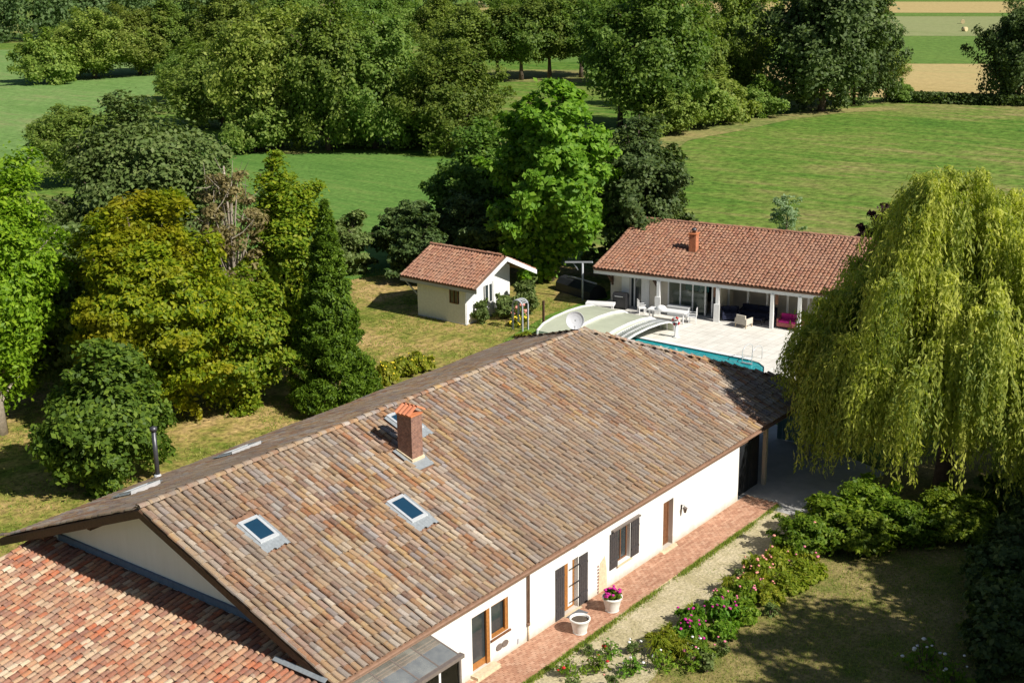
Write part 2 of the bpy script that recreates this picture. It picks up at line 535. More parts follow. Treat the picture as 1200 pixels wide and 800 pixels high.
def paver_mat():
    m, n, b, o = newmat('terracotta_paver')
    g = n.nodes.new('ShaderNodeNewGeometry')
    rp = ramp(n, [(0, (0.37, 0.185, 0.115)), (0.5, (0.46, 0.25, 0.16)), (1, (0.52, 0.31, 0.21))])
    n.links.new(g.outputs['Random Per Island'], rp.inputs[0])
    nz = noise(n, 1.3, 5, 0.7, g.outputs['Position'])
    rf = ramp(n, [(0.3, (0.8, 0.78, 0.76)), (0.7, (1.15, 1.15, 1.15))]); n.links.new(nz.outputs[0], rf.inputs[0])
    n.links.new(mix(n, 1.0, rp.outputs[0], rf.outputs[0], 'MULTIPLY'), b.inputs['Base Color'])
    b.inputs['Roughness'].default_value = 0.9
    return m
M['paver'] = paver_mat()

# grounds
M['meadow'] = ground_mat('meadow_grass', [(0.075, 0.165, 0.022), (0.105, 0.20, 0.028), (0.15, 0.225, 0.04), (0.215, 0.235, 0.065), (0.31, 0.26, 0.11)], 0.03, 0.26, 1.1, stretch=(1.7, 0.4, 1), ang=0.12, fine_amt=0.4, span=0.25)
M['field_green'] = ground_mat('lush_field', [(0.085, 0.185, 0.035), (0.115, 0.225, 0.045), (0.165, 0.25, 0.06)], 0.05, 0.4, 1.8, stretch=(2.0, 0.4, 1), ang=0.1)
M['field_pale'] = ground_mat('pale_green_field', [(0.13, 0.24, 0.06), (0.17, 0.28, 0.08), (0.24, 0.28, 0.11)], 0.03, 0.25, 1.0, stretch=(2.0, 0.5, 1), ang=0.1)
M['straw_field'] = ground_mat('straw_field', [(0.40, 0.31, 0.13), (0.47, 0.36, 0.16), (0.38, 0.34, 0.14)], 0.02, 0.2, 0.8, stretch=(2.0, 0.3, 1), ang=0.1, fine_amt=0.12)
M['dry_edge'] = ground_mat('dry_grass_edge', [(0.14, 0.20, 0.045), (0.24, 0.24, 0.08), (0.36, 0.29, 0.12)], 0.08, 0.5, 1.2, stretch=(2.0, 0.5, 1), ang=0.1, fine_amt=0.35)
M['crop_field'] = ground_mat('green_crop', [(0.10, 0.19, 0.035), (0.13, 0.22, 0.045), (0.16, 0.24, 0.05)], 0.03, 0.3, 0.7, stretch=(2.0, 0.3, 1), ang=0.1)
M['grey_field'] = ground_mat('grey_green_field', [(0.22, 0.26, 0.10), (0.27, 0.29, 0.13), (0.26, 0.30, 0.12)], 0.03, 0.3, 0.7, stretch=(2.0, 0.3, 1), ang=0.1, fine_amt=0.1)
M['lawn'] = ground_mat('dry_lawn', [(0.14, 0.18, 0.025), (0.25, 0.24, 0.055), (0.36, 0.28, 0.09), (0.47, 0.33, 0.14)], 0.16, 0.8, 3.0, fine_amt=0.45, span=0.2)
M['shadelawn'] = ground_mat('thin_lawn', [(0.13, 0.17, 0.03), (0.26, 0.22, 0.08), (0.40, 0.31, 0.14)], 0.25, 0.9, 6.0, fine_amt=0.35)
M['gravel'] = ground_mat('pale_gravel', [(0.38, 0.33, 0.18), (0.50, 0.43, 0.27), (0.58, 0.50, 0.34)], 0.6, 2.2, 9.0, fine_amt=0.3, dist=0.03)
M['bedsoil'] = ground_mat('bed_soil', [(0.10, 0.075, 0.05), (0.16, 0.12, 0.08), (0.24, 0.19, 0.13)], 0.6, 2.0, 9.0)

def water_mat():
    m, n, b, o = newmat('pool_water')
    g = n.nodes.new('ShaderNodeNewGeometry')
    nz = noise(n, 2.2, 3, 0.5, g.outputs['Position'])
    rp = ramp(n, [(0.3, (0.01, 0.24, 0.28)), (0.7, (0.03, 0.34, 0.37))])
    n.links.new(nz.outputs[0], rp.inputs[0]); n.links.new(rp.outputs[0], b.inputs['Base Color'])
    b.inputs['Roughness'].default_value = 0.06
    bump(n, b, nz.outputs[0], 0.15, 0.03)
    return m
def slab_mat():
    m, n, b, o = newmat('terrace_slabs')
    g = n.nodes.new('ShaderNodeNewGeometry')
    t = n.nodes.new('ShaderNodeTexBrick')
    t.inputs['Color1'].default_value = (0.76, 0.74, 0.69, 1); t.inputs['Color2'].default_value = (0.72, 0.70, 0.65, 1); t.inputs['Mortar'].default_value = (0.5, 0.47, 0.42, 1)
    t.inputs['Scale'].default_value = 1.0; t.inputs['Mortar Size'].default_value = 0.014; t.inputs['Brick Width'].default_value = 0.6; t.inputs['Row Height'].default_value = 0.6; t.offset = 0.0
    n.links.new(g.outputs['Position'], t.inputs['Vector'])
    nz = noise(n, 0.8, 6, 0.65, g.outputs['Position'])
    rf = ramp(n, [(0.3, (0.82, 0.80, 0.77)), (0.7, (1.06, 1.06, 1.05))]); n.links.new(nz.outputs[0], rf.inputs[0])
    n.links.new(mix(n, 1.0, t.outputs[0], rf.outputs[0], 'MULTIPLY'), b.inputs['Base Color'])
    b.inputs['Roughness'].default_value = 0.85
    return m
M['deck'] = slab_mat()
M['water'] = water_mat()

# leaves
M['l_bright'] = leaf_mat('bright_leaf', [(0.090, 0.165, 0.010), (0.145, 0.245, 0.014), (0.225, 0.315, 0.022)], 0.36, 0.0)
M['l_maple'] = leaf_mat('fresh_maple_leaf', [(0.08, 0.165, 0.018), (0.125, 0.235, 0.022), (0.19, 0.30, 0.035)], 0.38, 0.0)
M['l_yellow'] = leaf_mat('yellowing_leaf', [(0.085, 0.14, 0.010), (0.17, 0.215, 0.010), (0.30, 0.30, 0.016)], 0.40, 0.0, patch=(0.32, 0.275, 0.012), patch_scale=0.2)
M['l_yg'] = leaf_mat('yellow_green_leaf', [(0.09, 0.15, 0.012), (0.15, 0.20, 0.015), (0.24, 0.25, 0.02)], 0.35, 0.05)
M['l_grey'] = leaf_mat('grey_green_leaf', [(0.07, 0.105, 0.028), (0.105, 0.145, 0.045), (0.15, 0.18, 0.065)], 0.25, 0.06)
M['l_oak'] = leaf_mat('oak_leaf', [(0.064, 0.108, 0.020), (0.110, 0.165, 0.030), (0.175, 0.225, 0.046)], 0.34, 0.16)
M['l_mid'] = leaf_mat('hedge_tree_leaf', [(0.090, 0.142, 0.026), (0.150, 0.205, 0.040), (0.225, 0.27, 0.066)], 0.36, 0.16)
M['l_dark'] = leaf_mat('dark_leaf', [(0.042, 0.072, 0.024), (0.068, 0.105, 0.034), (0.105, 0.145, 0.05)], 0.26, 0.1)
M['l_chest'] = leaf_mat('deep_green_leaf', [(0.05, 0.088, 0.014), (0.08, 0.13, 0.018), (0.14, 0.195, 0.025)], 0.32, 0.0)
M['l_conifer'] = leaf_mat('conifer_needle', [(0.045, 0.085, 0.008), (0.075, 0.13, 0.010), (0.12, 0.18, 0.015)], 0.25, 0.0)
M['l_willow'] = leaf_mat('willow_leaf', [(0.11, 0.16, 0.04), (0.29, 0.31, 0.06), (0.50, 0.48, 0.12)], 0.42, 0.0, tone=True)
M['l_silver'] = leaf_mat('silver_leaf', [(0.14, 0.20, 0.11), (0.20, 0.27, 0.16), (0.27, 0.33, 0.22)], 0.3, 0.05)
M['l_dead'] = leaf_mat('withered_leaf', [(0.13, 0.10, 0.05), (0.19, 0.15, 0.07), (0.25, 0.21, 0.10)], 0.3, 0.05)
M['l_purple'] = leaf_mat('purple_leaf', [(0.03, 0.012, 0.018), (0.045, 0.02, 0.025)], 0.15, 0.05)
M['l_shrub'] = leaf_mat('shrub_leaf', [(0.075, 0.15, 0.014), (0.12, 0.20, 0.018), (0.18, 0.25, 0.03)], 0.35, 0.18)
M['l_leafy'] = leaf_mat('leafy_shrub_leaf', [(0.075, 0.125, 0.012), (0.125, 0.18, 0.016), (0.20, 0.245, 0.026)], 0.38, 0.12)
M['l_box'] = leaf_mat('yellow_green_shrub_leaf', [(0.11, 0.15, 0.012), (0.17, 0.20, 0.016), (0.26, 0.25, 0.03)], 0.35, 0.12)
M['l_far'] = leaf_mat('far_wood_leaf', [(0.05, 0.085, 0.03), (0.075, 0.115, 0.04), (0.10, 0.14, 0.055)], 0.2, 0.1)
M['grassblade'] = leaf_mat('grass_blade', [(0.10, 0.17, 0.02), (0.17, 0.22, 0.03), (0.30, 0.27, 0.09)], 0.3, 0.05)
M['petal_pink'] = plain('pink_petal', (0.72, 0.20, 0.30), 0.8, 0.2, 12.0, bmp=0)
M['petal_salmon'] = plain('salmon_petal', (0.75, 0.30, 0.24), 0.8, 0.2, 12.0, bmp=0)
M['petal_mag'] = plain('magenta_petal', (0.50, 0.02, 0.25), 0.8, 0.2, 12.0, bmp=0)
M['petal_white'] = plain('white_petal', (0.78, 0.76, 0.74), 0.8, 0.05, 12.0, bmp=0)
M['petal_red'] = plain('red_petal', (0.50, 0.02, 0.02), 0.8, 0.2, 12.0, bmp=0)
M['petal_yellow'] = plain('yellow_petal', (0.80, 0.62, 0.04), 0.8, 0.1, 12.0, bmp=0)

# ------------------------------------------------------------------ ground
def sheet(name, pts, mat, z):
    b = MB()
    b.poly([(p[0], p[1], z) for p in pts])
    o = b.build(name, mat)
    o['kind'] = 'structure'
    return o

def wavy(pts, amp, seed, step=6.0):
    """a polygon with its sides broken into gently uneven segments"""
    rg = random.Random(seed); out = []
    for i, p in enumerate(pts):
        q = pts[(i+1) % len(pts)]
        d = math.hypot(q[0]-p[0], q[1]-p[1]); k = max(1, int(d/step))
        for j in range(k):
            t = j/k
            a = 0 if j == 0 else rg.uniform(-amp, amp)
            nx, ny = -(q[1]-p[1])/max(d, 1e-6), (q[0]-p[0])/max(d, 1e-6)
            out.append((p[0]+(q[0]-p[0])*t+nx*a, p[1]+(q[1]-p[1])*t+ny*a))
    return out

def pxpoly(lst, amp=0.0, seed=1, step=6.0):
    pts = [tuple(gp(*q)[:2]) for q in lst]
    return wavy(pts, amp, seed, step) if amp else pts

sheet('ground', [(-900, -900), (2600, -900), (2600, 2600), (-900, 2600)], M['meadow'], 0.0)
sheet('field', pxpoly([(150, 172), (330, 181), (430, 178), (570, 190), (570, 300), (400, 330), (150, 250)], 0.8, 2), M['field_green'], 0.012)
sheet('field', pxpoly([(-260, 300), (-260, 66), (60, 57), (320, 72), (300, 105), (190, 100), (150, 172), (60, 182)], 0.8, 3), M['field_pale'], 0.014)
sheet('field', pxpoly([(860, 74.5), (1600, 77), (1600, 123), (985, 114), (850, 110)], 0.6, 5, 12), M['straw_field'], 0.02)
sheet('dry_margin', pxpoly([(540, 82), (700, 82), (700, 97), (540, 95)], 0.6, 15, 5), M['dry_edge'], 0.02)
sheet('field', pxpoly([(560, 41), (1600, 44), (1600, 76.6), (560, 72.7)], 0.5, 6, 14), M['crop_field'], 0.02)
sheet('field', pxpoly([(560, 19), (1600, 20), (1600, 43.7), (560, 40.7)], 0.4, 7, 20), M['grey_field'], 0.02)
sheet('field', pxpoly([(560, 15), (1600, 16), (1600, 19.7), (560, 18.7)], 0.3, 8, 20), M['crop_field'], 0.02)
sheet('field', pxpoly([(560, 2.0), (1600, 2.5), (1600, 15.7), (560, 14.7)], 0.3, 9, 30), M['straw_field'], 0.02)
sheet('field', pxpoly([(560, 0), (1600, -4), (1600, 2.2), (560, 1.7)], 0.3, 10, 40), M['crop_field'], 0.02)
sheet('dry_margin', pxpoly([(755, 172), (800, 150), (870, 139), (960, 129), (1060, 124), (1060, 128), (975, 134), (900, 146), (830, 160), (770, 178)], 0.7, 11, 4), M['dry_edge'], 0.022)
sheet('lawn', wavy([(-30, 16), (-30, 62), (14, 62), (30, 56), (44, 46), (58, 38), (60, 27), (40, 24.5), (38, 17.5), (26, 14)], 0.5, 12), M['lawn'], 0.008)
sheet('lawn', wavy([(-8, -4.0), (26, -4.4), (31, -3), (40, -5), (44, -30), (-8, -30)], 0.25, 13, 2), M['shadelawn'], 0.006)
sheet('gravel_path', wavy([(-6, -1.62), (24, -1.55), (28.5, -1.2), (29.5, -3.6), (22, -3.9), (16, -4.3), (10, -5.2), (-6, -5.6)], 0.12, 14, 1.0), M['gravel'], 0.012)

# ------------------------------------------------------------------ barrel tiles
TILE_PROTOS = []
def tile_proto(rl=0.118, ru=0.100, L=0.47, lift=0.035, seg=5, hz=0.74):
    V = []; F = []
    lo = []; hi = []; inn = []
    for k in range(seg+1):
        t = math.pi*k/seg
        lo.append((rl*math.cos(t), 0, lift+rl*math.sin(t)*hz))
        hi.append((ru*math.cos(t), L, ru*math.sin(t)*hz))
        ri = rl-0.02
        inn.append((ri*math.cos(t), 0.004, lift+ri*math.sin(t)*hz))
    V = lo+hi+inn
    n = seg+1
    for k in range(seg):
        F.append((k, n+k, n+k+1, k+1)[::-1])
        F.append((k, k+1, 2*n+k+1, 2*n+k)[::-1])
    return np.array(V, float), F

def proj_ok(P):
    d = np.asarray(P)-CAM
    z = d @ _f
    x = 600+FPX*(d @ _r)/z; y = 400-FPX*(d @ _u)/z
    return -10 < x < 1210 and -10 < y < 810, z

def tile_slots(origin, eu, ev, ulen, vlen, pitch, expo, inside, seed, jit=0.012, v0=0.0):
    """positions and frames of the cover tiles on one roof facet"""
    rg = random.Random(seed)
    O = Vector(origin); eu = Vector(eu).normalized(); ev = Vector(ev).normalized(); en = eu.cross(ev)
    out = []
    for i in range(int(ulen/pitch)):
        du = rg.uniform(-0.02, 0.02)
        off = rg.uniform(-0.06, 0.06)
        for j in range(int(vlen/expo)):
            u = (i+0.5)*pitch+du+rg.uniform(-jit, jit); v = v0+j*expo+off*(j > 0)+rg.uniform(-jit, jit)
            P = O+eu*u+ev*v
            if not inside(P, u, v):
                continue
            rt = rg.uniform(-0.03, 0.03)+(rg.uniform(-0.11, 0.11) if rg.random() < 0.04 else 0); sc = rg.uniform(0.94, 1.06)
            a = eu*math.cos(rt)+ev*math.sin(rt); b = ev*math.cos(rt)-eu*math.sin(rt)
            out.append((P+en*(rg.uniform(0, 0.014)+0.018*math.sin(u*0.8+1.4*math.sin(v*0.6+seed))), a*sc, b, en*rg.uniform(0.9, 1.15)))
    return out

def lay_tiles(part, slots, mat, keep, proto):
    """the tiles that show largest are objects of their own, the rest one part"""
    V0, F0 = proto
    vis = []
    for s in slots:
        ok, z = proj_ok(s[0])
        vis.append((z if ok else 1e6+z, s))
    vis.sort(key=lambda q: q[0])
    inv = MW[part.name].inverted()
    if keep:
        me = bpy.data.meshes.new('tile')
        me.from_pydata([tuple(v) for v in V0], [], F0)
        me.update()
        me.materials.append(mat)
        for z, (P, a, b, c) in vis[:keep]:
            m = Matrix.Identity(4)
            for i in range(3):
                m[i][0] = a[i]; m[i][1] = b[i]; m[i][2] = c[i]; m[i][3] = P[i]
            link('tile', me, part, inv @ m)
    rest = [s for z, s in vis[keep:]]
    if rest:
        A = np.array([[tuple(s[1]), tuple(s[2]), tuple(s[3])] for s in rest])      # n,3,3
        P = np.array([tuple(s[0]) for s in rest])
        VV = np.einsum('vk,nkj->nvj', V0, A)+P[:, None, :]
        VV = VV.reshape(-1, 3)
        mi = np.array(inv)
        VV = VV @ mi[:3, :3].T+mi[:3, 3]
        nv = len(V0)
        Fq = np.array(F0)
        idx = (Fq[None]+np.arange(len(rest))[:, None, None]*nv).reshape(-1)
        me = bpy.data.meshes.new('roof_tiling')
        me.vertices.add(len(VV)); me.vertices.foreach_set('co', VV.astype(np.float32).ravel())
        me.loops.add(len(idx)); me.loops.foreach_set('vertex_index', idx.astype(np.int32))
        me.polygons.add(len(idx)//4); me.polygons.foreach_set('loop_start', np.arange(len(idx)//4, dtype=np.int32)*4)
        me.polygons.foreach_set('use_smooth', np.zeros(len(idx)//4, bool))
        me.update(calc_edges=True)
        me.materials.append(mat)
        o = link('roof_tiling', me, part)
        o['kind'] = 'stuff'

def ridge_row(part, pts, mat, pitch=0.42, rad=0.135, name='ridge_tile', seed=1, keep=True):
    """half-round tiles bedded along a line"""
    rg = random.Random(seed)
    p, q = Vector(pts[0]), Vector(pts[1])
    d = (q-p); n = int(d.length/pitch); dn = d.normalized()
    side = dn.cross(Vector((0, 0, 1))).normalized(); up = side.cross(dn)
    mesh = bpy.data.meshes.new(name)
    V, F = tile_proto(rad, rad*0.9, pitch*1.12, 0.02, 5)
    mesh.from_pydata([tuple(v) for v in V], [], F)
    mesh.update(); mesh.materials.append(mat)
    inv = MW[part.name].inverted()
    for i in range(n):
        P = p+dn*(i*pitch)+up*rg.uniform(-0.012, 0.012)+side*rg.uniform(-0.015, 0.015)
        m = Matrix.Identity(4)
        for k in range(3):
            m[k][0] = side[k]; m[k][1] = dn[k]; m[k][2] = up[k]; m[k][3] = P[k]
        link(name, mesh, part, inv @ m)

def wall_grid(b, O, eu, ez, nrm, us, zs, holes, t):
    """a wall face in the plane O+eu*u+ez*z with openings, t thick (into -nrm)"""
    O, eu, ez, nrm = Vector(O), Vector(eu), Vector(ez), Vector(nrm)
    def solid(i, j):
        if i < 0 or j < 0 or i >= len(us)-1 or j >= len(zs)-1:
            return False
        cu = (us[i]+us[i+1])/2; cz = (zs[j]+zs[j+1])/2
        return not any(h[0] < cu < h[1] and h[2] < cz < h[3] for h in holes)
    def pt(u, z, d):
        return O+eu*u+ez*z-nrm*d
    for i in range(len(us)-1):
        for j in range(len(zs)-1):
            if not solid(i, j):
                continue
            u0, u1, z0, z1 = us[i], us[i+1], zs[j], zs[j+1]
            b.poly([pt(u0, z0, 0), pt(u1, z0, 0), pt(u1, z1, 0), pt(u0, z1, 0)])
            b.poly([pt(u0, z0, t), pt(u0, z1, t), pt(u1, z1, t), pt(u1, z0, t)])
            if not solid(i-1, j):
                b.poly([pt(u0, z0, 0), pt(u0, z1, 0), pt(u0, z1, t), pt(u0, z0, t)])
            if not solid(i+1, j):
                b.poly([pt(u1, z0, 0), pt(u1, z0, t), pt(u1, z1, t), pt(u1, z1, 0)])
            if not solid(i, j-1):
                b.poly([pt(u0, z0, 0), pt(u0, z0, t), pt(u1, z0, t), pt(u1, z0, 0)])
            if not solid(i, j+1):
                b.poly([pt(u0, z1, 0), pt(u1, z1, 0), pt(u1, z1, t), pt(u0, z1, t)])

# ------------------------------------------------------------------ the farmhouse
W, HE, HR, OV = 16.957, 3.386, 6.893, 0.45
SL = (HR-HE)/(W/2+OV)
CS = 1/math.sqrt(1+SL*SL)
XE, XL, XR, YM = 34.4, 32.4, 26.1, W/2      # eave ends: right, left; ridge end
def zr(y, d=0.0):          # height of the right slope at y, d below the tiles
    return HE+(y+OV)*SL-d
def zl(y, d=0.0):
    return HE+(W+OV-y)*SL-d
farm = thing('farmhouse', 'long white farmhouse with weathered barrel tile roof, brick chimney and skylights', 'house', (16.5, 8.5, 0))

DK = 0.11      # the deck lies this far under the tops of the tiles
d_ = MB()
d_.slab([(0, -OV, HE-DK), (XE, -OV, HE-DK), (XR, YM, HR-DK), (0, YM, HR-DK)], 0.14)
d_.slab([(0, YM, HR-DK), (XR, YM, HR-DK), (XL, W+OV, HE-DK), (0, W+OV, HE-DK)], 0.14)
d_.slab([(XE, -OV, HE-DK), (XL, W+OV, HE-DK), (XR, YM, HR-DK)], 0.14)
roof = d_.build('roof', M['deck_clay'], farm)

# the openings in the slope: (x0, x1, y0, y1)
SKY = [(2.30, 3.15, 5.12, 6.22), (7.80, 8.66, 3.22, 4.46), (11.75, 12.65, 6.85, 8.05)]
SKL = [(3.8, 5.2, 14.2, 15.0), (8.9, 10.5, 14.2, 15.05)]
CHX0, CHX1, CHY0, CHY1 = 10.55, 11.17, 5.63, 6.36
def clear_right(P, u, v):
    x, y = P.x, P.y
    if y < -OV-0.2 or y > YM-0.05:
        return False
    hipx = XE-(XE-XR)*(y+OV)/(YM+OV)
    if x > hipx-0.02:
        return False
    for (a, b, c, d) in SKY+[(CHX0, CHX1, CHY0-0.15, CHY1)]:
        if a-0.16 < x < b+0.16 and c-0.62 < y < d+0.02:
            return False
    return True
def clear_left(P, u, v):
    x, y = P.x, P.y
    hipx = XL-(XL-XR)*(W+OV-y)/(YM+OV)
    if x > hipx-0.02 or y < YM+0.05:
        return False
    for (a, b, c, d) in SKL:
        if a-0.12 < x < b+0.12 and c-0.15 < y < d+0.5:
            return False
    return True
PR = tile_proto(0.110, 0.093, 0.52)
PRL = tile_proto(0.124, 0.116, 0.52, 0.010, 5, 0.26)
vl = (YM+OV)/CS
slots = tile_slots((0.0, -OV-0.04, HE-DK), (1, 0, 0), (0, CS, CS*SL), 34.4, vl+0.3, 0.25, 0.42, clear_right, 11)
slots_l = tile_slots((32.4, W+OV+0.04, HE-DK), (-1, 0, 0), (0, -CS, CS*SL), 32.4, vl+0.3, 0.25, 0.37, clear_left, 12)
ha, hb_, hc_ = Vector((XE, -OV, HE-DK)), Vector((XL, W+OV, HE-DK)), Vector((XR, YM, HR-DK))
heu = (hb_-ha).normalized(); hev = (hc_-ha)-heu*(hc_-ha).dot(heu); hl = hev.length; hev.normalize(); hm = (hc_-ha).dot(heu)
def clear_hip(P, u, v):
    t = v/hl
    return t < 0.96 and hm*t < u < (hb_-ha).length-((hb_-ha).length-hm)*t
slots_l += tile_slots(ha, heu, hev, (hb_-ha).length, hl, 0.25, 0.37, clear_hip, 13)
lay_tiles(roof, slots, M['tile_main'], 300, PR)
lay_tiles(roof, slots_l, M['tile_main'], 0, PRL)
ridge_row(roof, ((-0.03, YM, HR-0.02), (XR+0.1, YM, HR-0.02)), M['tile_main'], 0.42, 0.14, 'ridge_tile', 5)
for s_, ye, xe_ in ((1, -OV, XE), (-1, W+OV, XL)):
    ridge_row(roof, ((xe_+0.02, ye, HE-0.11), (XR+0.1, YM, HR-0.09)), M['tile_main'], 0.42, 0.12, 'ridge_tile', 6+s_)
# tiles bedded along the gable verges
for yy, z0, ye, k in ((-OV, HE, YM, 1), (W+OV, HE, YM, 2)):
    ridge_row(roof, ((0.07, yy, HE-0.045), (0.07, YM, HR-0.045)), M['tile_main'], 0.42, 0.11, 'verge_tile', 20+k)

# walls
FR = (1.02, 26.4)
TOPR = zr(0)-DK-0.145
holes = [(7.15, 8.15, 0.16, 2.33), (8.23, 9.22, 1.02, 2.33), (12.62, 13.62, 0.05, 2.18), (16.36, 17.30, 0.74, 2.24), (19.86, 20.66, 0.05, 2.18)]
wb = MB()
us = sorted({FR[0], FR[1]} | {h[0] for h in holes} | {h[1] for h in holes})
zs = sorted({-0.1, TOPR} | {h[2] for h in holes} | {h[3] for h in holes})
wall_grid(wb, (0, 0, 0), (1, 0, 0), (0, 0, 1), (0, -1, 0), us, zs, holes, 0.38)
wb.build('wall', M['render'], farm)
g = MB()
def gz(y): return min(zr(y), zl(y))-DK-0.15
g.prism([(1.0, -0.003, -0.1), (1.0, W+0.003, -0.1), (1.0, W+0.003, gz(W)), (1.0, YM, gz(YM)), (1.0, -0.003, gz(0))], (0.36, 0, 0))
g.build('gable_wall', M['render'], farm)
g = MB()
g.box(1.4, 26.38, W-0.38, W, -0.1, TOPR)
g.build('wall', M['render'], farm)
g = MB()
g.prism([(26.02, 0.4, -0.1), (26.02, W-0.4, -0.1), (26.02, W-0.4, zr(0.3)-DK-0.2), (26.02, YM, HR-DK-0.3), (26.02, 0.4, zr(0.3)-DK-0.2)], (0.36, 0, 0))
g.build('wall', M['dkwood'], farm)
g = MB()
for k in range(9):
    g.box(26.43+k*0.255, 26.43+k*0.255+0.245, 0.20, 0.25, 0.03, 3.1)
g.box(26.43, 28.72, 0.255, 0.30, 0.03, 3.1)
g.build('opening_shade_boards', M['tarp_and_shade'], farm)  # near-black boards added so the opening looks deep in shade
# porch at the far end: posts, beam, floor
for px_, py_ in ((28.85, -0.05), (33.4, -0.05), (31.9, 8.5), (31.9, 17.0), (28.85, 17.0)):
    p = MB(); p.box(px_-0.09, px_+0.09, py_-0.09, py_+0.09, 0.02, 3.16); p.build('porch_post', M['oldplaster'], farm)
p = MB(); p.box(26.41, 33.6, -0.14, 0.05, 3.163, 3.30); p.beam((33.4, 0.1, 3.23), (31.9, 16.9, 3.23), 0.16, 0.13); p.build('porch_beam', M['dkwood'], farm)
# gable verge boards and purlin ends
for ya, yb in ((-OV, YM), (W+OV, YM)):
    b = MB()
    za = HE-DK-0.15; zb = HR-DK-0.15
    y2 = yb
    b.prism([(-0.03, ya, za+0.12), (-0.03, y2, zb+0.12), (-0.03, y2, zb-0.16), (-0.03, ya, za-0.16)], (0.045, 0, 0))
    b.build('verge_board', M['dkwood'], farm)
for y in (2.2, 5.3, YM, 11.6, 14.6):
    b = MB(); z = gz(y)-0.02
    b.box(0.06, 0.998, y-0.09, y+0.09, z-0.22, z-0.005)
    b.build('purlin_end', M['dkwood'], farm)
# eave board, gutter, downpipe
b = MB(); b.box(0.02, 26.4, -OV+0.02, -OV+0.05, HE-DK-0.26, HE-DK-0.145); b.build('eave_board', M['gutter'], farm)
def half_pipe(b, x0, x1, y, z, r, seg=6):
    prev = None
    for k in range(seg+1):
        t = math.pi+math.pi*k/seg
        yy, zz = y+r*math.cos(t), z+r*math.sin(t)
        if prev:
            b.poly([(x0, prev[0], prev[1]), (x1, prev[0], prev[1]), (x1, yy, zz), (x0, yy, zz)], True)
            b.poly([(x0, prev[0]*0.86+y*0.14, prev[1]*0.86+z*0.14), (x0, yy*0.86+y*0.14, zz*0.86+z*0.14), (x1, yy*0.86+y*0.14, zz*0.86+z*0.14), (x1, prev[0]*0.86+y*0.14, prev[1]*0.86+z*0.14)], True)
        prev = (yy, zz)
b = MB(); half_pipe(b, 0.0, 34.3, -OV-0.085, HE-DK-0.05, 0.065); b.build('gutter', M['gutter'], farm)
b = MB()
b.tube([(13.6, -OV-0.08, 3.15), (13.35, -0.4, 3.02), (12.9, -0.12, 2.93), (12.2, -0.08, 2.93)], 0.045, 8)
b.build('gutter_elbow', M['gutter'], farm)
b = MB()
b.tube([(10.4, -OV-0.06, 3.2), (10.38, -0.3, 3.08), (10.36, -0.07, 2.95), (10.34, -0.065, 0.75)], 0.055, 8)
b.tube([(10.34, -0.065, 0.80), (10.34, -0.065, 0.70)], 0.068, 8)
dp = b.build('downpipe', M['gutter'], farm)
b = MB(); b.tube([(10.34, -0.065, 0.70), (10.34, -0.065, 0.02)], 0.03, 8); b.build('lower_pipe', M['oldplaster'], dp)
# french door with the side window
def frame_rect(b, x0, x1, z0, z1, y0, y1, t):
    b.box(x0, x0+t, y0, y1, z0, z1); b.box(x1-t, x1, y0, y1, z0, z1)
    b.box(x0+t, x1-t, y0, y1, z1-t, z1); b.box(x0+t, x1-t, y0, y1, z0, z0+t)
b = MB(); frame_rect(b, 7.153, 8.147, 0.163, 2.327, 0.10, 0.18, 0.09); b.box(7.243, 8.057, 0.11, 0.17, 0.253, 0.42); b.box(7.99, 8.15, 0.02, 0.099, 0.163, 2.32)
fd = b.build('door', M['oak'], farm); fd['label'] = 'glazed oak door'
b = MB(); b.box(7.244, 8.056, 0.13, 0.145, 0.421, 2.236); b.build('pane', M['darkglass'], fd)
b = MB(); b.box(7.02, 8.3, -0.34, -0.004, 0.0, 0.15); b.build('door_step', M['oldplaster'], farm)
b = MB(); frame_rect(b, 8.233, 9.217, 1.023, 2.327, 0.10, 0.18, 0.10); b.box(9.05, 9.215, 0.02, 0.099, 1.023, 2.32); b.box(8.24, 9.05, 0.02, 0.099, 1.024, 1.10)
wn = b.build('window', M['oak'], farm); wn['label'] = 'oak framed window beside the glazed door'
b = MB(); b.box(8.334, 9.116, 0.13, 0.145, 1.124, 2.226); b.build('pane', M['darkglass'], wn)
b = MB(); b.box(8.16, 9.30, -0.07, -0.003, 0.95, 1.015); b.build('sill', M['brownwood'], wn)
# wall plaque under the window (dark, two lobes)
b = MB()
for cx in (8.65, 8.98):
    b.prism([(cx+0.19*math.cos(t*math.pi/5), -0.004, 0.55+0.13*math.sin(t*math.pi/5)) for t in range(10)], (0, -0.04, 0))
b.build('wall_plaque', M['bronze'], farm)
b = MB(); b.box(9.72, 9.82, -0.03, -0.003, 0.18, 0.38); b.build('socket_box', M['greypaint'], farm)
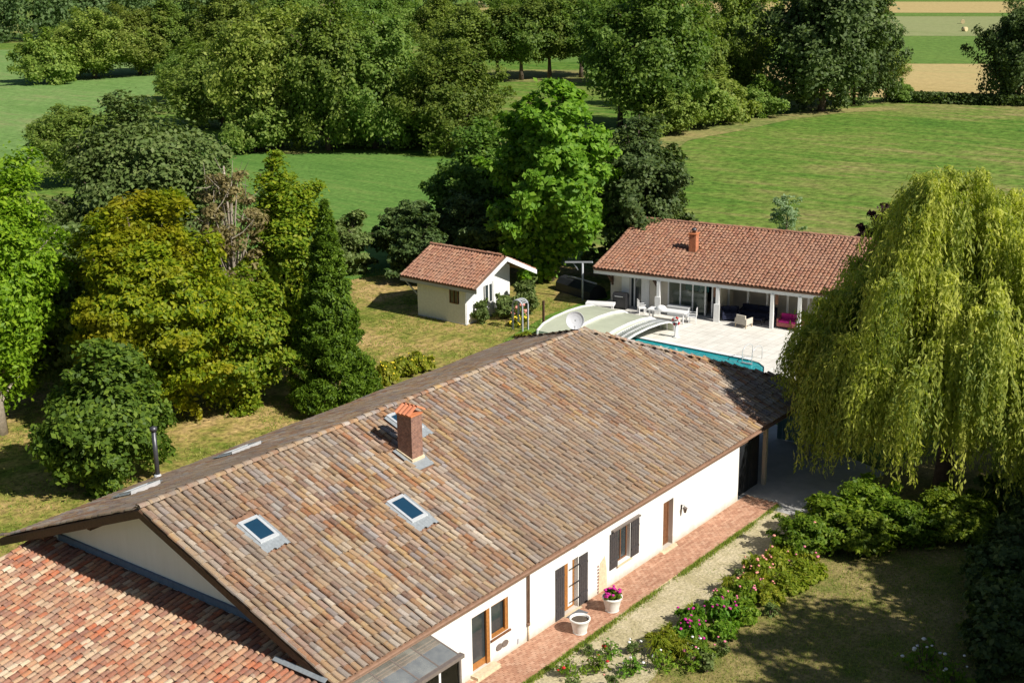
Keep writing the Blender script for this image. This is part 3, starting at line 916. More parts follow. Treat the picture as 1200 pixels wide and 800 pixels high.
# plank shutters
def shutter(x0, x1, z0, z1, y=-0.003, n=4, ang=0.0, hinge='l', name='shutter', mat='shutter'):
    b = MB(); w_ = (x1-x0)/n
    hx_ = x0 if hinge == 'l' else x1
    ca, sa = math.cos(ang), math.sin(ang)
    def tr(x, yy):
        dx = x-hx_; dy = yy-y
        return (hx_+dx*ca-dy*sa, y+dx*sa+dy*ca)
    for i in range(n):
        a0, a1 = x0+i*w_+0.006, x0+(i+1)*w_-0.006
        q = [tr(a0, y-0.03), tr(a1, y-0.03), tr(a1, y), tr(a0, y)]
        b.prism([(q[0][0], q[0][1], z0), (q[1][0], q[1][1], z0), (q[2][0], q[2][1], z0), (q[3][0], q[3][1], z0)], (0, 0, z1-z0))
    for zz in (z0+0.2*(z1-z0), z0+0.8*(z1-z0)):
        q = [tr(x0+0.02, y-0.05), tr(x1-0.02, y-0.05), tr(x1-0.02, y-0.0305), tr(x0+0.02, y-0.0305)]
        b.prism([(p[0], p[1], zz) for p in q], (0, 0, 0.09))
    return b.build(name, M[mat], farm)
shutter(12.10, 12.66, 0.06, 2.2, -0.02, 4, 0, 'r')
shutter(13.66, 14.22, 0.06, 2.16, -0.02, 4, 0, 'l')
b = MB(); frame_rect(b, 12.623, 13.617, 0.053, 2.177, 0.20, 0.28, 0.07); fr2 = b.build('door', M['oak'], farm); fr2['label'] = 'half open oak door between charcoal shutters'
b = MB(); b.obox((12.70, 0.19, 0.12), (0.36, -0.10, 0), (0.02, 0.045, 0), (0, 0, 1.98)); b.build('door_leaf', M['oak'], fr2)
b = MB(); b.box(13.10, 13.545, 0.22, 0.235, 0.124, 2.10); b.build('curtain', M['curtain'], fr2)
b = MB()
for zz in (0.45, 1.15, 1.85):
    b.box(13.30, 13.66, -0.055, -0.03, zz, zz+0.05)
b.build('hinge_strap', M['iron'], fr2)
b = MB(); b.box(12.62, 13.62, -0.12, -0.003, 0.0, 0.047); b.build('door_step', M['oldplaster'], farm)
shutter(15.78, 16.34, 0.72, 2.28, -0.02, 4, 0.0, 'r')
shutter(17.32, 17.92, 0.70, 2.26, -0.02, 4, 0.0, 'l')
b = MB(); frame_rect(b, 16.363, 17.297, 0.743, 2.237, 0.16, 0.24, 0.06); b.box(16.80, 16.86, 0.165, 0.235, 0.80, 2.18)
w2 = b.build('window', M['brownwood'], farm); w2['label'] = 'casement window between charcoal shutters'
b = MB(); b.box(16.424, 17.236, 0.19, 0.205, 0.804, 2.176); b.build('pane', M['darkglass'], w2)
b = MB(); b.box(16.43, 16.79, 0.215, 0.23, 0.81, 1.7); b.build('curtain', M['curtain'], w2)
b = MB(); b.box(15.9, 17.9, -0.14, -0.003, 2.36, 2.42); b.build('lintel_ledge', M['bronze'], w2)
b = MB(); b.box(16.3, 17.36, -0.10, -0.003, 0.66, 0.705); b.build('sill', M['oldplaster'], w2)
b = MB(); frame_rect(b, 19.863, 20.657, 0.053, 2.177, 0.22, 0.30, 0.07); b.box(19.934, 20.586, 0.24, 0.28, 0.124, 2.106)
d3 = b.build('door', M['brownwood'], farm); d3['label'] = 'plain brown wooden door near the wall lamp'
b = MB(); b.tube([(20.02, 0.235, 1.05), (20.02, 0.18, 1.05), (20.14, 0.18, 1.05)], 0.014, 6); b.build('handle', M['iron'], d3)
b = MB(); b.box(19.6, 20.75, -0.2, -0.003, 0.0, 0.046); b.build('door_step', M['oldplaster'], farm)
# lamp on the wall
b = MB(); b.box(21.26, 21.36, -0.03, -0.003, 1.40, 1.62); b.tube([(21.31, -0.03, 1.58), (21.31, -0.16, 1.62), (21.31, -0.2, 1.56)], 0.014, 6)
wl = b.build('wall_lamp', M['iron'], farm)
b = MB(); b.lathe([(0.05, -0.16), (0.10, 0.04), (0.115, 0.05), (0.03, 0.12)], (21.31, -0.2, 1.46), 8); b.build('lantern', M['bronze'], wl)
# patch of old plaster with a strip of bricks
b = MB(); b.prism([(15.02, -0.002, 0.02), (15.62, -0.002, 0.02), (15.58, -0.002, 0.9), (15.45, -0.002, 1.5), (15.12, -0.002, 1.3), (15.0, -0.002, 0.6)], (0, -0.012, 0)); b.build('plaster_patch', M['oldplaster'], farm)
b = MB()
for k in range(9):
    b.box(14.94, 15.03, -0.016, -0.002, 0.05+k*0.14, 0.05+k*0.14+0.085)
o = b.build('bare_bricks', M['brick'], farm)

# skylights
def skylight(x0, x1, y0, y1, zf, sgn, lab):
    def q(x, y, h):
        return (x, y, zf(y)+h)
    b = MB()
    def ring(xa, xb, ya, yb, t, h0, h1):
        for (c0, c1, e0, e1) in ((xa, xb, ya, ya+t), (xa, xb, yb-t, yb), (xa, xa+t, ya+t, yb-t), (xb-t, xb, ya+t, yb-t)):
            pts = [q(c0, e0, h1), q(c1, e0, h1), q(c1, e1, h1), q(c0, e1, h1)]
            b.slab(pts, h1-h0)
    ring(x0, x1, y0, y1, 0.11, -0.12, 0.07)
    f = b.build('skylight', M['alu'], farm); f['label'] = lab
    b = MB(); pts = [q(x0+0.11, y0+0.11, 0.035), q(x1-0.11, y0+0.11, 0.035), q(x1-0.11, y1-0.11, 0.035), q(x0+0.11, y1-0.11, 0.035)]
    b.slab(pts, 0.03); b.build('pane', M['winglass'], f)
    b = MB()
    if sgn > 0:
        ya, yb = y0-0.42, y0-0.004
    else:
        ya, yb = y1+0.004, y1+0.36
    n = 7
    for i in range(n):
        xa = x0-0.12+(x1-x0+0.24)*i/n; xb = x0-0.12+(x1-x0+0.24)*(i+1)/n; xm = (xa+xb)/2
        e = 0.03*((i*7) % 3)
        b.slab([q(xa, ya+e, -0.01), q(xm, ya+e, 0.022), q(xm, yb, 0.03), q(xa, yb, 0.012)], 0.01)
        b.slab([q(xm, ya+e, 0.022), q(xb, ya+e, -0.01), q(xb, yb, 0.012), q(xm, yb, 0.03)], 0.01)
    for xa, xb in ((x0-0.13, x0-0.004), (x1+0.004, x1+0.13)):
        b.slab([q(xa, y0, -0.02), q(xb, y0, 0.03), q(xb, y1, 0.03), q(xa, y1, -0.02)], 0.01)
    b.build('flashing', M['zinc'], f)
skylight(*SKY[0], zr, 1, 'small skylight nearest the gable on the sunny slope')
skylight(*SKY[1], zr, 1, 'skylight in the middle of the sunny slope, below the chimney')
skylight(*SKY[2], zr, 1, 'skylight partly hidden behind the brick chimney')
skylight(*SKL[0], zl, -1, 'skylight on the shaded slope near the flue')
skylight(*SKL[1], zl, -1, 'skylight on the shaded slope farther from the gable')
# brick chimney with tile cap
b = MB(); b.box(CHX0, CHX1, CHY0, CHY1, 5.3, 7.55)
ch = b.build('chimney', M['brick'], farm)
b = MB()
zb = zr(CHY0)
b.prism([(CHX0-0.05, CHY0-0.05, zb-0.14), (CHX0-0.05, CHY1+0.04, zr(CHY1)-0.14), (CHX0-0.05, CHY1+0.04, zr(CHY1)+0.06), (CHX0-0.05, CHY0-0.05, zb+0.06)], (CHX1-CHX0+0.10, 0, 0))
b.build('mortar_band', M['oldplaster'], ch)
b = MB(); b.slab([(CHX0-0.2, CHY0-0.45, zr(CHY0-0.45)-0.02), (CHX1+0.22, CHY0-0.45, zr(CHY0-0.45)-0.02), (CHX1+0.22, CHY1+0.1, zr(CHY1+0.1)-0.02), (CHX0-0.2, CHY1+0.1, zr(CHY1+0.1)-0.02)], 0.03)
b.build('flashing', M['zinc'], ch)
b = MB(); b.box(CHX0-0.03, CHX1+0.03, CHY0-0.03, CHY1+0.03, 7.552, 7.60); b.build('cap_slab', M['orange_clay'], ch)
cm = (CHX0+CHX1)/2
M['orange_tile'] = tile_mat('orange_cap_tile', [(0.55, 0.20, 0.10), (0.62, 0.25, 0.13), (0.50, 0.18, 0.10)], 0.2, 0.4, lichen=0.15, wear_amt=0.2)
V_, F_ = tile_proto(0.105, 0.085, 0.52, 0.02, 5)
cme = bpy.data.meshes.new('cap_tile'); cme.from_pydata([tuple(v) for v in V_], [], F_); cme.update(); cme.materials.append(M['orange_tile'])
inv = MW[farm.name].inverted()
for sx in (-1, 1):
    for k in range(4):
        y = CHY0+0.03+k*0.20+0.02
        e = Vector((-sx*0.86, 0, 0.50)); a = Vector((0, 1, 0)) if sx < 0 else Vector((0, -1, 0))
        a = Vector((0, -sx*-1.0, 0)).normalized()
        a = e.cross(Vector((0, 0, 1))).normalized(); c = a.cross(e)
        P = Vector((cm+sx*0.47, y, 7.63))
        m = Matrix.Identity(4)
        for i in range(3):
            m[i][0] = a[i]; m[i][1] = e[i]; m[i][2] = c[i]; m[i][3] = P[i]
        link('cap_tile', cme, ch, inv @ m)
# steel flue on the back slope
b = MB(); fy = 16.9; fx = 7.1
b.tube([(fx, fy, zl(fy)-0.2), (fx, fy, zl(fy)+2.0)], 0.10, 12)
fl = b.build('flue_pipe', M['steel'], farm)
b = MB(); b.lathe([(0.19, -0.05), (0.14, 0.06), (0.11, 0.09)], (fx, fy, zl(fy)+0.0), 14); b.build('flue_collar', M['alu'], fl)
b = MB(); b.lathe([(0.16, 0.0), (0.16, 0.14), (0.02, 0.2)], (fx, fy, zl(fy)+2.02), 14); b.build('flue_cap', M['steel'], fl)

# satellite dish on the ridge end
b = MB()
dc = Vector((25.55, 8.55, 7.42)); dn = Vector((-0.80, -0.52, 0.30)).normalized()
da = dn.cross(Vector((0, 0, 1))).normalized(); db = da.cross(dn)
sdh = thing('satellite_dish', 'round white satellite dish standing above the far end of the ridge', 'satellite dish', (25.7, 8.6, 6.85))
rings = [(0.03, -0.09), (0.2, -0.07), (0.34, -0.03), (0.43, 0.03), (0.44, 0.025), (0.34, -0.045), (0.2, -0.085), (0.03, -0.105)]
for i in range(len(rings)-1):
    for k in range(20):
        t0, t1 = 2*math.pi*k/20, 2*math.pi*(k+1)/20
        def P(r, h, t): return dc+dn*h+(da*math.cos(t)+db*math.sin(t))*r
        b.poly([P(*rings[i], t0), P(*rings[i], t1), P(*rings[i+1], t1), P(*rings[i+1], t0)], True)
b.build('dish', M['greydish'], sdh)
b = MB(); b.tube([dc-dn*0.09, dc-dn*0.2, (25.7, 8.62, 7.3), (25.7, 8.62, 6.85)], 0.028, 6); b.build('mast', M['steel'], sdh)
b = MB(); b.tube([dc-db*0.42, dc-db*0.30+dn*0.45], 0.014, 5); b.tube([dc-db*0.30+dn*0.42, dc-db*0.28+dn*0.52], 0.04, 8); b.build('receiver_arm', M['greypaint'], sdh)

# ------------------------------------------------------------------ the lower building by the gable
outb = thing('outbuilding', 'low outbuilding with patched red and cream tile roof against the gable', 'outbuilding', (-2.0, 8.0, 0))
s2 = 0.2; X1, X0 = 0.985, -5.2; zt = 3.6
def zo(x, d=0.0): return zt-(1.0-x)*s2-d
b = MB()
b.slab([(X1, 1.4, zo(X1, .12)), (X1, 16.05, zo(X1, .12)), (X0, 16.05, zo(X0, .12)), (X0, -0.2, zo(X0, .12)), (-0.04, -0.2, zo(-0.04, .12)), (-0.04, 1.4, zo(-0.04, .12))], 0.14)
oroof = b.build('roof', M['deck_clay'], outb)
c2 = 1/math.sqrt(1+s2*s2)
def clear_out(P, u, v):
    return P.x < X1-0.36 and not (P.x > -0.45 and P.y < 1.5)
sl2 = tile_slots((X0-0.03, 16.05, zo(X0, .12)), (0, -1, 0), (c2, 0, c2*s2), 16.3, (X1-X0)/c2, 0.25, 0.33, clear_out, 31, 0.016)
lay_tiles(oroof, sl2, M['tile_low'], 300, PR)
b = MB(); b.box(0.90, 0.996, 4.0, 14.9, zo(0.95, .02), zo(0.95)+0.22); b.build('flashing', M['lead'], outb)
b = MB(); b.slab([(-0.17, -0.22, zo(-0.17)+0.02), (-0.02, -0.22, zo(0)+0.07), (-0.02, 2.1, zo(0)+0.07), (-0.17, 2.1, zo(-0.17)+0.02)], 0.02); b.build('flashing', M['zinc'], outb)
b = MB(); b.box(-4.7, 0.95, 0.2, 0.5, -0.1, zo(-4.7)-0.30); b.box(-4.7, 0.95, 15.4, 15.7, -0.1, zo(-4.7)-0.30); b.box(-4.7, -4.4, 0.51, 15.39, -0.1, zo(-4.7)-0.30)
b.build('wall', M['render'], outb)
b = MB(); b.box(X0-0.10, X0+0.0, -0.2, 16.05, zo(X0)-0.24, zo(X0)-0.13); b.build('gutter', M['gutter'], outb)

# ------------------------------------------------------------------ glass porch
gpo = thing('glass_porch', 'lean-to glass porch with bronze frame under the farmhouse eave', 'porch', (2.7, -0.8, 0))
zp0, zp1, yp0, yp1 = 2.92, 2.58, -0.06, -1.52
xs_ = [0.7, 1.68, 2.66, 3.64, 4.62]
for x in xs_:
    b = MB(); b.beam((x, yp0, zp0), (x, yp1, zp1), 0.06, 0.09); b.build('rafter', M['bronze'], gpo)
b = MB(); b.beam((xs_[0]-0.05, yp1-0.05, zp1-0.03), (xs_[-1]+0.14, yp1-0.05, zp1-0.03), 0.20, 0.13); b.build('front_beam', M['bronze'], gpo)
b = MB(); b.box(xs_[0]-0.05, xs_[-1]+0.08, -0.075, -0.005, zp0+0.005, zp0+0.07); b.build('wall_plate', M['bronze'], gpo)
for i in range(4):
    b = MB(); xa, xb = xs_[i]+0.032, xs_[i+1]-0.032
    b.slab([(xa, yp0, zp0+0.03), (xb, yp0, zp0+0.03), (xb, yp1+0.02, zp1+0.03), (xa, yp1+0.02, zp1+0.03)][::-1], -0.012)
    b.build('roof_pane', M['dustyglass'], gpo)
for x in (xs_[0], xs_[2], xs_[4]):
    b = MB(); b.box(x-0.05, x+0.05, yp1-0.08, yp1+0.02, 0.06, zp1-0.10); b.build('post', M['bronze'], gpo)
for i in range(4):
    b = MB(); xa, xb = xs_[i]+0.055, xs_[i+1]-0.055
    b.box(xa, xb, yp1-0.035, yp1-0.025, 0.9, zp1-0.11); b.build('front_pane', M['glass'], gpo)
b = MB(); b.box(xs_[0]+0.06, xs_[-1]-0.06, yp1-0.06, yp1, 0.05, 0.88); b.build('front_panel', M['bronze'], gpo)
# white chair inside the porch
def garden_chair(loc, rz, label, mat, group=None, name='garden_chair'):
    t = thing(name, label, 'chair', loc, rz, group)
    mwx = MW[t.name]
    def wpt(x, y, z): return mwx @ Vector((x, y, z))
    def bx(nm, x0, x1, y0, y1, z0, z1):
        b = MB(); P = wpt(x0, y0, z0)
        b.obox(P, wpt(x1, y0, z0)-P, wpt(x0, y1, z0)-P, wpt(x0, y0, z1)-P); return b.build(nm, mat, t)
    bx('seat', -0.26, 0.26, -0.25, 0.25, 0.40, 0.45)
    for x in (-0.22, -0.07, 0.08, 0.23):
        bx('back_slat', x-0.05, x+0.04, 0.251, 0.285, 0.452, 0.92)
    bx('back_rail', -0.27, 0.27, 0.247, 0.29, 0.922, 0.99)
    for x in (-0.24, 0.24):
        for y in (-0.22, 0.22):
            bx('leg', x-0.025, x+0.025, y-0.025, y+0.025, 0.0, 0.398)
        bx('armrest', x-0.035, x+0.035, -0.22, 0.24, 0.64, 0.67)
    return t
garden_chair((3.9, -0.75, 0.06), 2.4, 'white slatted chair seen through the porch glass', M['plastic_white'])
tbl = thing('side_table', 'small white round table beneath the porch glass', 'table', (2.6, -0.8, 0.06))
b = MB(); b.lathe([(0.42, 0.70), (0.42, 0.74)], (2.6, -0.8, 0.06), 20); b.build('tabletop', M['plastic_white'], tbl)
b = MB(); b.lathe([(0.25, 0.0), (0.05, 0.06), (0.04, 0.69)], (2.6, -0.8, 0.06), 12); b.build('pedestal', M['plastic_white'], tbl)

# ------------------------------------------------------------------ brick path
def path_edge(x): return -1.62+0.02*math.sin(x*0.9)
b = MB(); b.box(-3.0, 27.2, -1.66, -0.01, -0.1, 0.03)
pth = b.build('path', M['oldplaster']); pth['kind'] = 'structure'
rg = random.Random(4); bb = MB(); far = MB()
nind = 0
yrow = 0
y = -0.05
rows = []
while y > -1.50:
    rows.append((y-0.115, y)); y -= 0.125
for r_i, (ya, yb) in enumerate(rows):
    x = -3.0+(0.12 if r_i % 2 else 0.0)
    while x < 27.0:
        h = 0.052+rg.uniform(-0.004, 0.004)
        x1_ = x+0.222
        if not (7.0 < x+0.1 < 8.32 and yb > -0.35) and not (12.6 < x+0.1 < 13.65 and yb > -0.13) and not (19.55 < x+0.1 < 20.8 and yb > -0.21):
            bb.box(x, x1_, ya+rg.uniform(-.004, .004), yb, 0.0, h)
        x += 0.236
for k in range(100):
    bb.box(-3.0+k*0.302, -3.0+k*0.302+0.29, -1.655, -1.525, 0.0, 0.062)
o = bb.build('paving_bricks', M['paver'], pth); o['kind'] = 'stuff'
sheet('apron', [(26.4, -3.0), (33.5, -4.2), (37.0, 4.5), (33.2, 5.5), (33.2, 17.2), (26.4, 17.2)], M['concrete'], 0.02)
# ------------------------------------------------------------------ pool and terrace
sheet('water', [(40.6, 7.6), (45.5, 7.6), (45.5, 23.0), (40.6, 23.0)], M['water'], 0.05)
tb = MB()
def strip(x0, x1, y0, y1, h): tb.box(x0, x1, y0, y1, -0.1, h)
strip(45.5, 53.5, 9.6, 24.0, 0.12); strip(38.6, 40.6, 5.2, 20.5, 0.12)
strip(42.2, 45.5, 23.0, 23.3, 0.12)
# rounded end of the pool
arc = [(45.5, 9.6)]
for k in range(9):
    t = math.pi*k/8
    arc.append((43.05+2.45*math.cos(t), 9.6-1.9*math.sin(t)))
tb2 = MB()
tb.slab([(45.5, 9.6, 0.12), (45.5, 5.2, 0.12), (53.5, 5.2, 0.12), (53.5, 9.6, 0.12)], 0.22)
tb.slab([(40.6, 5.2, 0.12), (45.5, 5.2, 0.12)]+[(p[0], p[1], 0.12) for p in arc[1:]], 0.22)
ter = tb.build('terrace', M['deck']); ter['kind'] = 'structure'
b = MB()
for (x0, x1, y0, y1) in ((45.42, 45.78, 9.62, 22.95),):
    for k in range(27):
        yy = y0+k*0.495
        b.box(x0, x1, yy, yy+0.485, 0.121, 0.15)
o = b.build('pool_coping', M['white'], ter); o['kind'] = 'stuff'

enc = thing('pool_enclosure', 'low arched sliding pool enclosure with pale green panes and white ribs', 'pool cover', (45, 19.5, 0.12))
def enc_prof(y, wd, h):
    """half-width and height shrink a little from one segment to the next"""
    xc = 44.95
    pts = []
    for t in (-1.0, -0.985, -0.80, -0.45, 0.0, 0.45, 0.80, 0.985, 1.0):
        z = {1.0: 0.0, 0.985: 0.55, 0.80: 0.86, 0.45: 1.02, 0.0: 1.08}[abs(t)]
        pts.append((xc+t*wd, y, 0.125+z*h))
    return pts
M['encpane'] = plain('pale_green_sheet', (0.52, 0.55, 0.42), 0.25, 0.08, 0.8, bmp=0)
segs = [(22.75, 20.3, 3.42, 1.0), (20.32, 18.0, 3.30, 0.93), (18.02, 16.55, 3.18, 0.86)]
for i, (ya, yb, wd, h) in enumerate(segs):
    b = MB()
    pa, pb = enc_prof(ya, wd, h), enc_prof(yb, wd, h)
    for k in range(len(pa)-1):
        b.poly([pa[k], pa[k+1], pb[k+1], pb[k]])
    b.build('panel', M['encpane'], enc)
    for yy in ((ya, yb) if i < 2 else (ya, yb, 17.55, 17.05)):
        b = MB(); pr = enc_prof(yy, wd+0.02, h+0.015)
        for k in range(len(pr)-1):
            b.beam(pr[k], pr[k+1], 0.11, 0.08)
        b.build('rib', M['white'], enc)
b = MB()
pr1, pr2 = enc_prof(17.5, 3.2, 0.88), enc_prof(16.65, 3.2, 0.88)
for k in range(1, len(pr1)-2):
    for s_ in range(6):
        t = (s_+0.5)/6
        p = Vector(pr1[k]).lerp(Vector(pr1[k+1]), t)+Vector((0, 0, 0.03)); q = Vector(pr2[k]).lerp(Vector(pr2[k+1]), t)+Vector((0, 0, 0.03))
        b.beam(p, q, 0.07, 0.03)
o = b.build('end_slats', M['alu'], enc)
b = MB()
pr = enc_prof(22.78, 3.42, 1.0)
b.poly(pr); b.build('end_pane', M['encpane'], enc)
for x in (44.95-3.42, 44.95+3.42):
    b = MB(); b.box(x-0.07, x+0.07, 16.5, 22.9, 0.122, 0.20); b.build('floor_rail', M['alu'], enc)

# handrail of the pool ladder
lad = thing('pool_ladder', 'curved steel handrail of the pool ladder at the rounded end', 'ladder', (45.3, 9.2, 0.12))
for y in (9.1, 9.75):
    b = MB()
    pts = [(46.1, y, 0.12)]+[(45.45+0.65*math.cos(t*math.pi/6), y, 0.75+0.32*math.sin(t*math.pi/6)) for t in range(7)]+[(44.8, y, -0.2)]
    b.tube(pts, 0.024, 8); b.build('handrail', M['alu'], lad)
b = MB()
for z in (-0.1, 0.02):
    b.box(44.72, 44.88, 9.1, 9.75, z+0.08, z+0.11)
b.build('step', M['alu'], lad)
# white post with a red and white ring
lb = thing('lifebuoy_post', 'white post carrying a red and white ring at the end of the pool enclosure', 'lifebuoy', (47.0, 15.7, 0.12))
b = MB(); b.lathe([(0.22, 0.0), (0.22, 0.06), (0.11, 0.08), (0.11, 0.95), (0.14, 1.0)], (47.0, 15.7, 0.12), 12); b.build('post', M['white'], lb)
rc = Vector((46.86, 15.66, 1.22))
for s_, mt in ((0, 'red'), (1, 'white')):
    b = MB()
    for q in range(4):
        a0 = (q*2+s_)*math.pi/4
        pts = [rc+Vector((0.0, 0.24*math.cos(a0+k*math.pi/16), 0.24*math.sin(a0+k*math.pi/16))) for k in range(5)]
        b.tube(pts, 0.07, 7)
    b.build('ring_part', M[mt], lb)

# ------------------------------------------------------------------ pool house
PO = Vector((50.17, 24.34, 0)); EA = Vector((2.74, -17.07, 0)).normalized(); EB = Vector((-EA.y, EA.x, 0))
def L(a, b_, z): return PO+EA*a+EB*b_+Vector((0, 0, z))
ph = thing('pool_house', 'low pool house with long red tile roof, white posts and glazed front', 'house', tuple(L(8.5, 5, 0)))
def lbox(b, a0, a1, b0, b1, z0, z1):
    return b.obox(L(a0, b0, z0), EA*(a1-a0), EB*(b1-b0), (0, 0, z1-z0))
EH, RH, RB, LA = 2.92, 4.98, 7.6, 18.2
pk = (RH-EH)/RB
b = MB()
b.slab([L(0, 0, EH-.1), L(LA, 0, EH-.1), L(LA, RB, RH-.1), L(0.3, RB, RH-.1)], 0.12)
b.slab([L(0.3, RB, RH-.1), L(LA, RB, RH-.1), L(LA, 2*RB, EH-.1), L(0, 2*RB, EH-.1)], 0.12)
phr = b.build('roof', M['deck_clay'], ph)
evp = (EB*RB+Vector((0, 0, RH-EH))).normalized()
PRW = tile_proto(0.125, 0.105, 0.5, 0.04)
def clear_ph(P, u, v):
    q = P-L(5.85, 3.9, 0); a, b_ = q.dot(EA), q.dot(EB)
    return not (abs(a) < 0.42 and -0.7 < b_ < 0.42) and (P-PO).dot(EB) < RB-0.1
sl3 = tile_slots(L(0, -0.04, EH-.1), EA, evp, LA, RB*1.05, 0.27, 0.38, clear_ph, 41)
evq = (-EB*RB+Vector((0, 0, RH-EH))).normalized()
sl3 += tile_slots(L(LA, 2*RB+0.04, EH-.1), -EA, evq, LA, RB, 0.27, 0.38, lambda P, u, v: True, 42)
lay_tiles(phr, sl3, M['tile_red'], 0, PRW)
ridge_row(phr, (tuple(L(0.25, RB, RH-0.01)), tuple(L(LA, RB, RH-0.01))), M['tile_red'], 0.42, 0.14, 'ridge_tile', 44)
ridge_row(phr, (tuple(L(0.05, 0, EH-0.04)), tuple(L(0.3, RB, RH-0.03))), M['tile_red'], 0.42, 0.12, 'verge_tile', 45)
b = MB(); lbox(b, 0.02, LA, 0.06, 0.16, EH-0.46, EH-0.225); b.build('eave_beam', M['white'], ph)
b = MB(); lbox(b, 0.3, LA, 0.17, 8.0, 0.0, 0.14); b.build('floor', M['concrete'], ph)
# closed part at the left end
b = MB()
A0 = 0.9
wall_grid(b, L(A0, 1.0, 0.14), EA, (0, 0, 1), -EB, [0, 1.45, 2.3, 4.25], [0, 2.05, 2.66], [(1.45, 2.3, 0, 2.05)], 0.25)
b.build('wall', M['beige_render'], ph)
b = MB(); b.prism([L(A0, 1.253, 0.14), L(A0, 14.0, 0.14), L(A0, 14.0, 2.6), L(A0, RB, RH-0.4), L(A0, 1.253, 2.6)], EA*0.25); b.build('wall', M['beige_render'], ph)
b = MB(); lbox(b, A0+.26, LA-0.3, 13.7, 13.95, 0.14, 2.6); b.build('wall', M['beige_render'], ph)
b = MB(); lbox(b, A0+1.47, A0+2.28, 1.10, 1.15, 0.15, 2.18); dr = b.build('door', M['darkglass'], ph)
b = MB(); lbox(b, A0+1.72, A0+1.82, 1.05, 1.099, 0.15, 2.18); lbox(b, A0+1.46, A0+1.52, 1.05, 1.099, 0.15, 2.18); b.build('door_frame', M['white'], dr)
for a in (A0+0.85, A0+2.34):
    b = MB(); lbox(b, a, a+0.58, 0.94, 0.99, 0.2, 2.2)
    for k in range(9):
        lbox(b, a+0.05, a+0.53, 0.925, 0.939, 0.32+k*0.2, 0.45+k*0.2)
    b.build('shutter', M['white'], ph)
for a in (A0+0.15, A0+3.55):
    b = MB(); b.beam(L(a, 0.98, 1.75), L(a, 0.22, 2.42), 0.14, 0.14); b.beam(L(a, 0.95, 1.55), L(a, 0.95, 2.45), 0.14, 0.1); b.beam(L(a, 0.99, 2.40), L(a, 0.2, 2.40), 0.14, 0.12)
    b.build('bracket', M['dkwood'], ph)
# glazed middle
for a in (5.18, 6.05, 6.95, 7.85, 8.35):
    b = MB(); lbox(b, a, a+0.09, 0.95, 1.05, 0.14, 2.56); b.build('mullion', M['white'], ph)
for i, (a0, a1) in enumerate(((5.275, 6.045), (6.145, 6.945), (7.045, 7.845))):
    b = MB(); lbox(b, a0, a1, 0.99, 1.01, 0.16, 2.55); b.build('pane', M['glass'], ph)
b = MB(); lbox(b, 5.27, 7.85, 0.96, 1.04, 2.56, 2.66); b.build('head_rail', M['white'], ph)
b = MB(); lbox(b, 5.3, 7.8, 1.6, 1.66, 0.15, 1.55); b.build('blind', M['blind'], ph)
b = MB(); lbox(b, 6.2, 7.9, 1.62, 1.68, 1.62, 2.5); b.build('blind', M['teal'], ph)
b = MB(); lbox(b, 5.2, 8.4, 4.6, 4.7, 0.15, 2.6); b.build('partition', M['tarp_and_shade'], ph)
b = MB(); lbox(b, 5.16, 5.30, 1.06, 4.6, 0.15, 2.6); b.build('partition', M['beige_render'], ph)
# open terrace on the right
b = MB(); lbox(b, 8.95, 17.8, 3.6, 3.75, 0.15, 1.75); lbox(b, 8.8, 8.95, 1.0, 3.75, 0.15, 2.6); b.build('wall', M['beige_render'], ph)
b = MB(); lbox(b, 8.42, 8.80, 1.02, 1.10, 0.15, 2.5); b.build('doorway_shade_panel', M['tarp_and_shade'], ph)  # near-black panel, the shade inside the opening put into its colour
b = MB(); lbox(b, 8.96, 17.8, 3.62, 3.70, 1.76, 2.56); b.build('window_band', M['teal'], ph)
for a in (8.98, 10.35, 11.7, 13.1, 14.5, 16.0):
    b = MB(); lbox(b, a, a+0.12, 2.35, 2.47, 0.14, 2.6); b.build('mullion', M['white'], ph)
for a in (8.75, 13.0):
    b = MB(); lbox(b, a, a+0.17, 0.18, 0.32, 1.75, 2.52); b.build('dark_bracket', M['brownwood'], ph)
for a in (4.75, 8.98, 12.72, 14.55, 17.6):
    b = MB(); lbox(b, a, a+0.22, 0.02, 0.24, 0.12, 2.455); pp = b.build('post', M['white'], ph)
    if a in (4.75, 8.98):
        b = MB(); lbox(b, a-0.09, a+0.31, -0.07, 0.015, 0.12, 1.35); b.build('post_base', M['white'], pp)
# its chimney
pc = L(5.85, 3.9, 0); zc = EH+3.9*pk
b = MB(); lbox(b, 5.6, 6.1, 3.62, 4.18, zc-0.4, zc+1.05); pch = b.build('chimney', M['obrick'], ph)
b = MB(); lbox(b, 5.54, 6.16, 3.56, 4.24, zc+1.052, zc+1.12); b.build('chimney_slab', M['orange_clay'], pch)
b = MB(); b.lathe([(0.13, 0), (0.13, 0.16), (0.2, 0.18), (0.17, 0.30), (0.06, 0.36)], L(5.85, 3.9, zc+1.121), 10); b.build('cowl', M['steel'], pch)

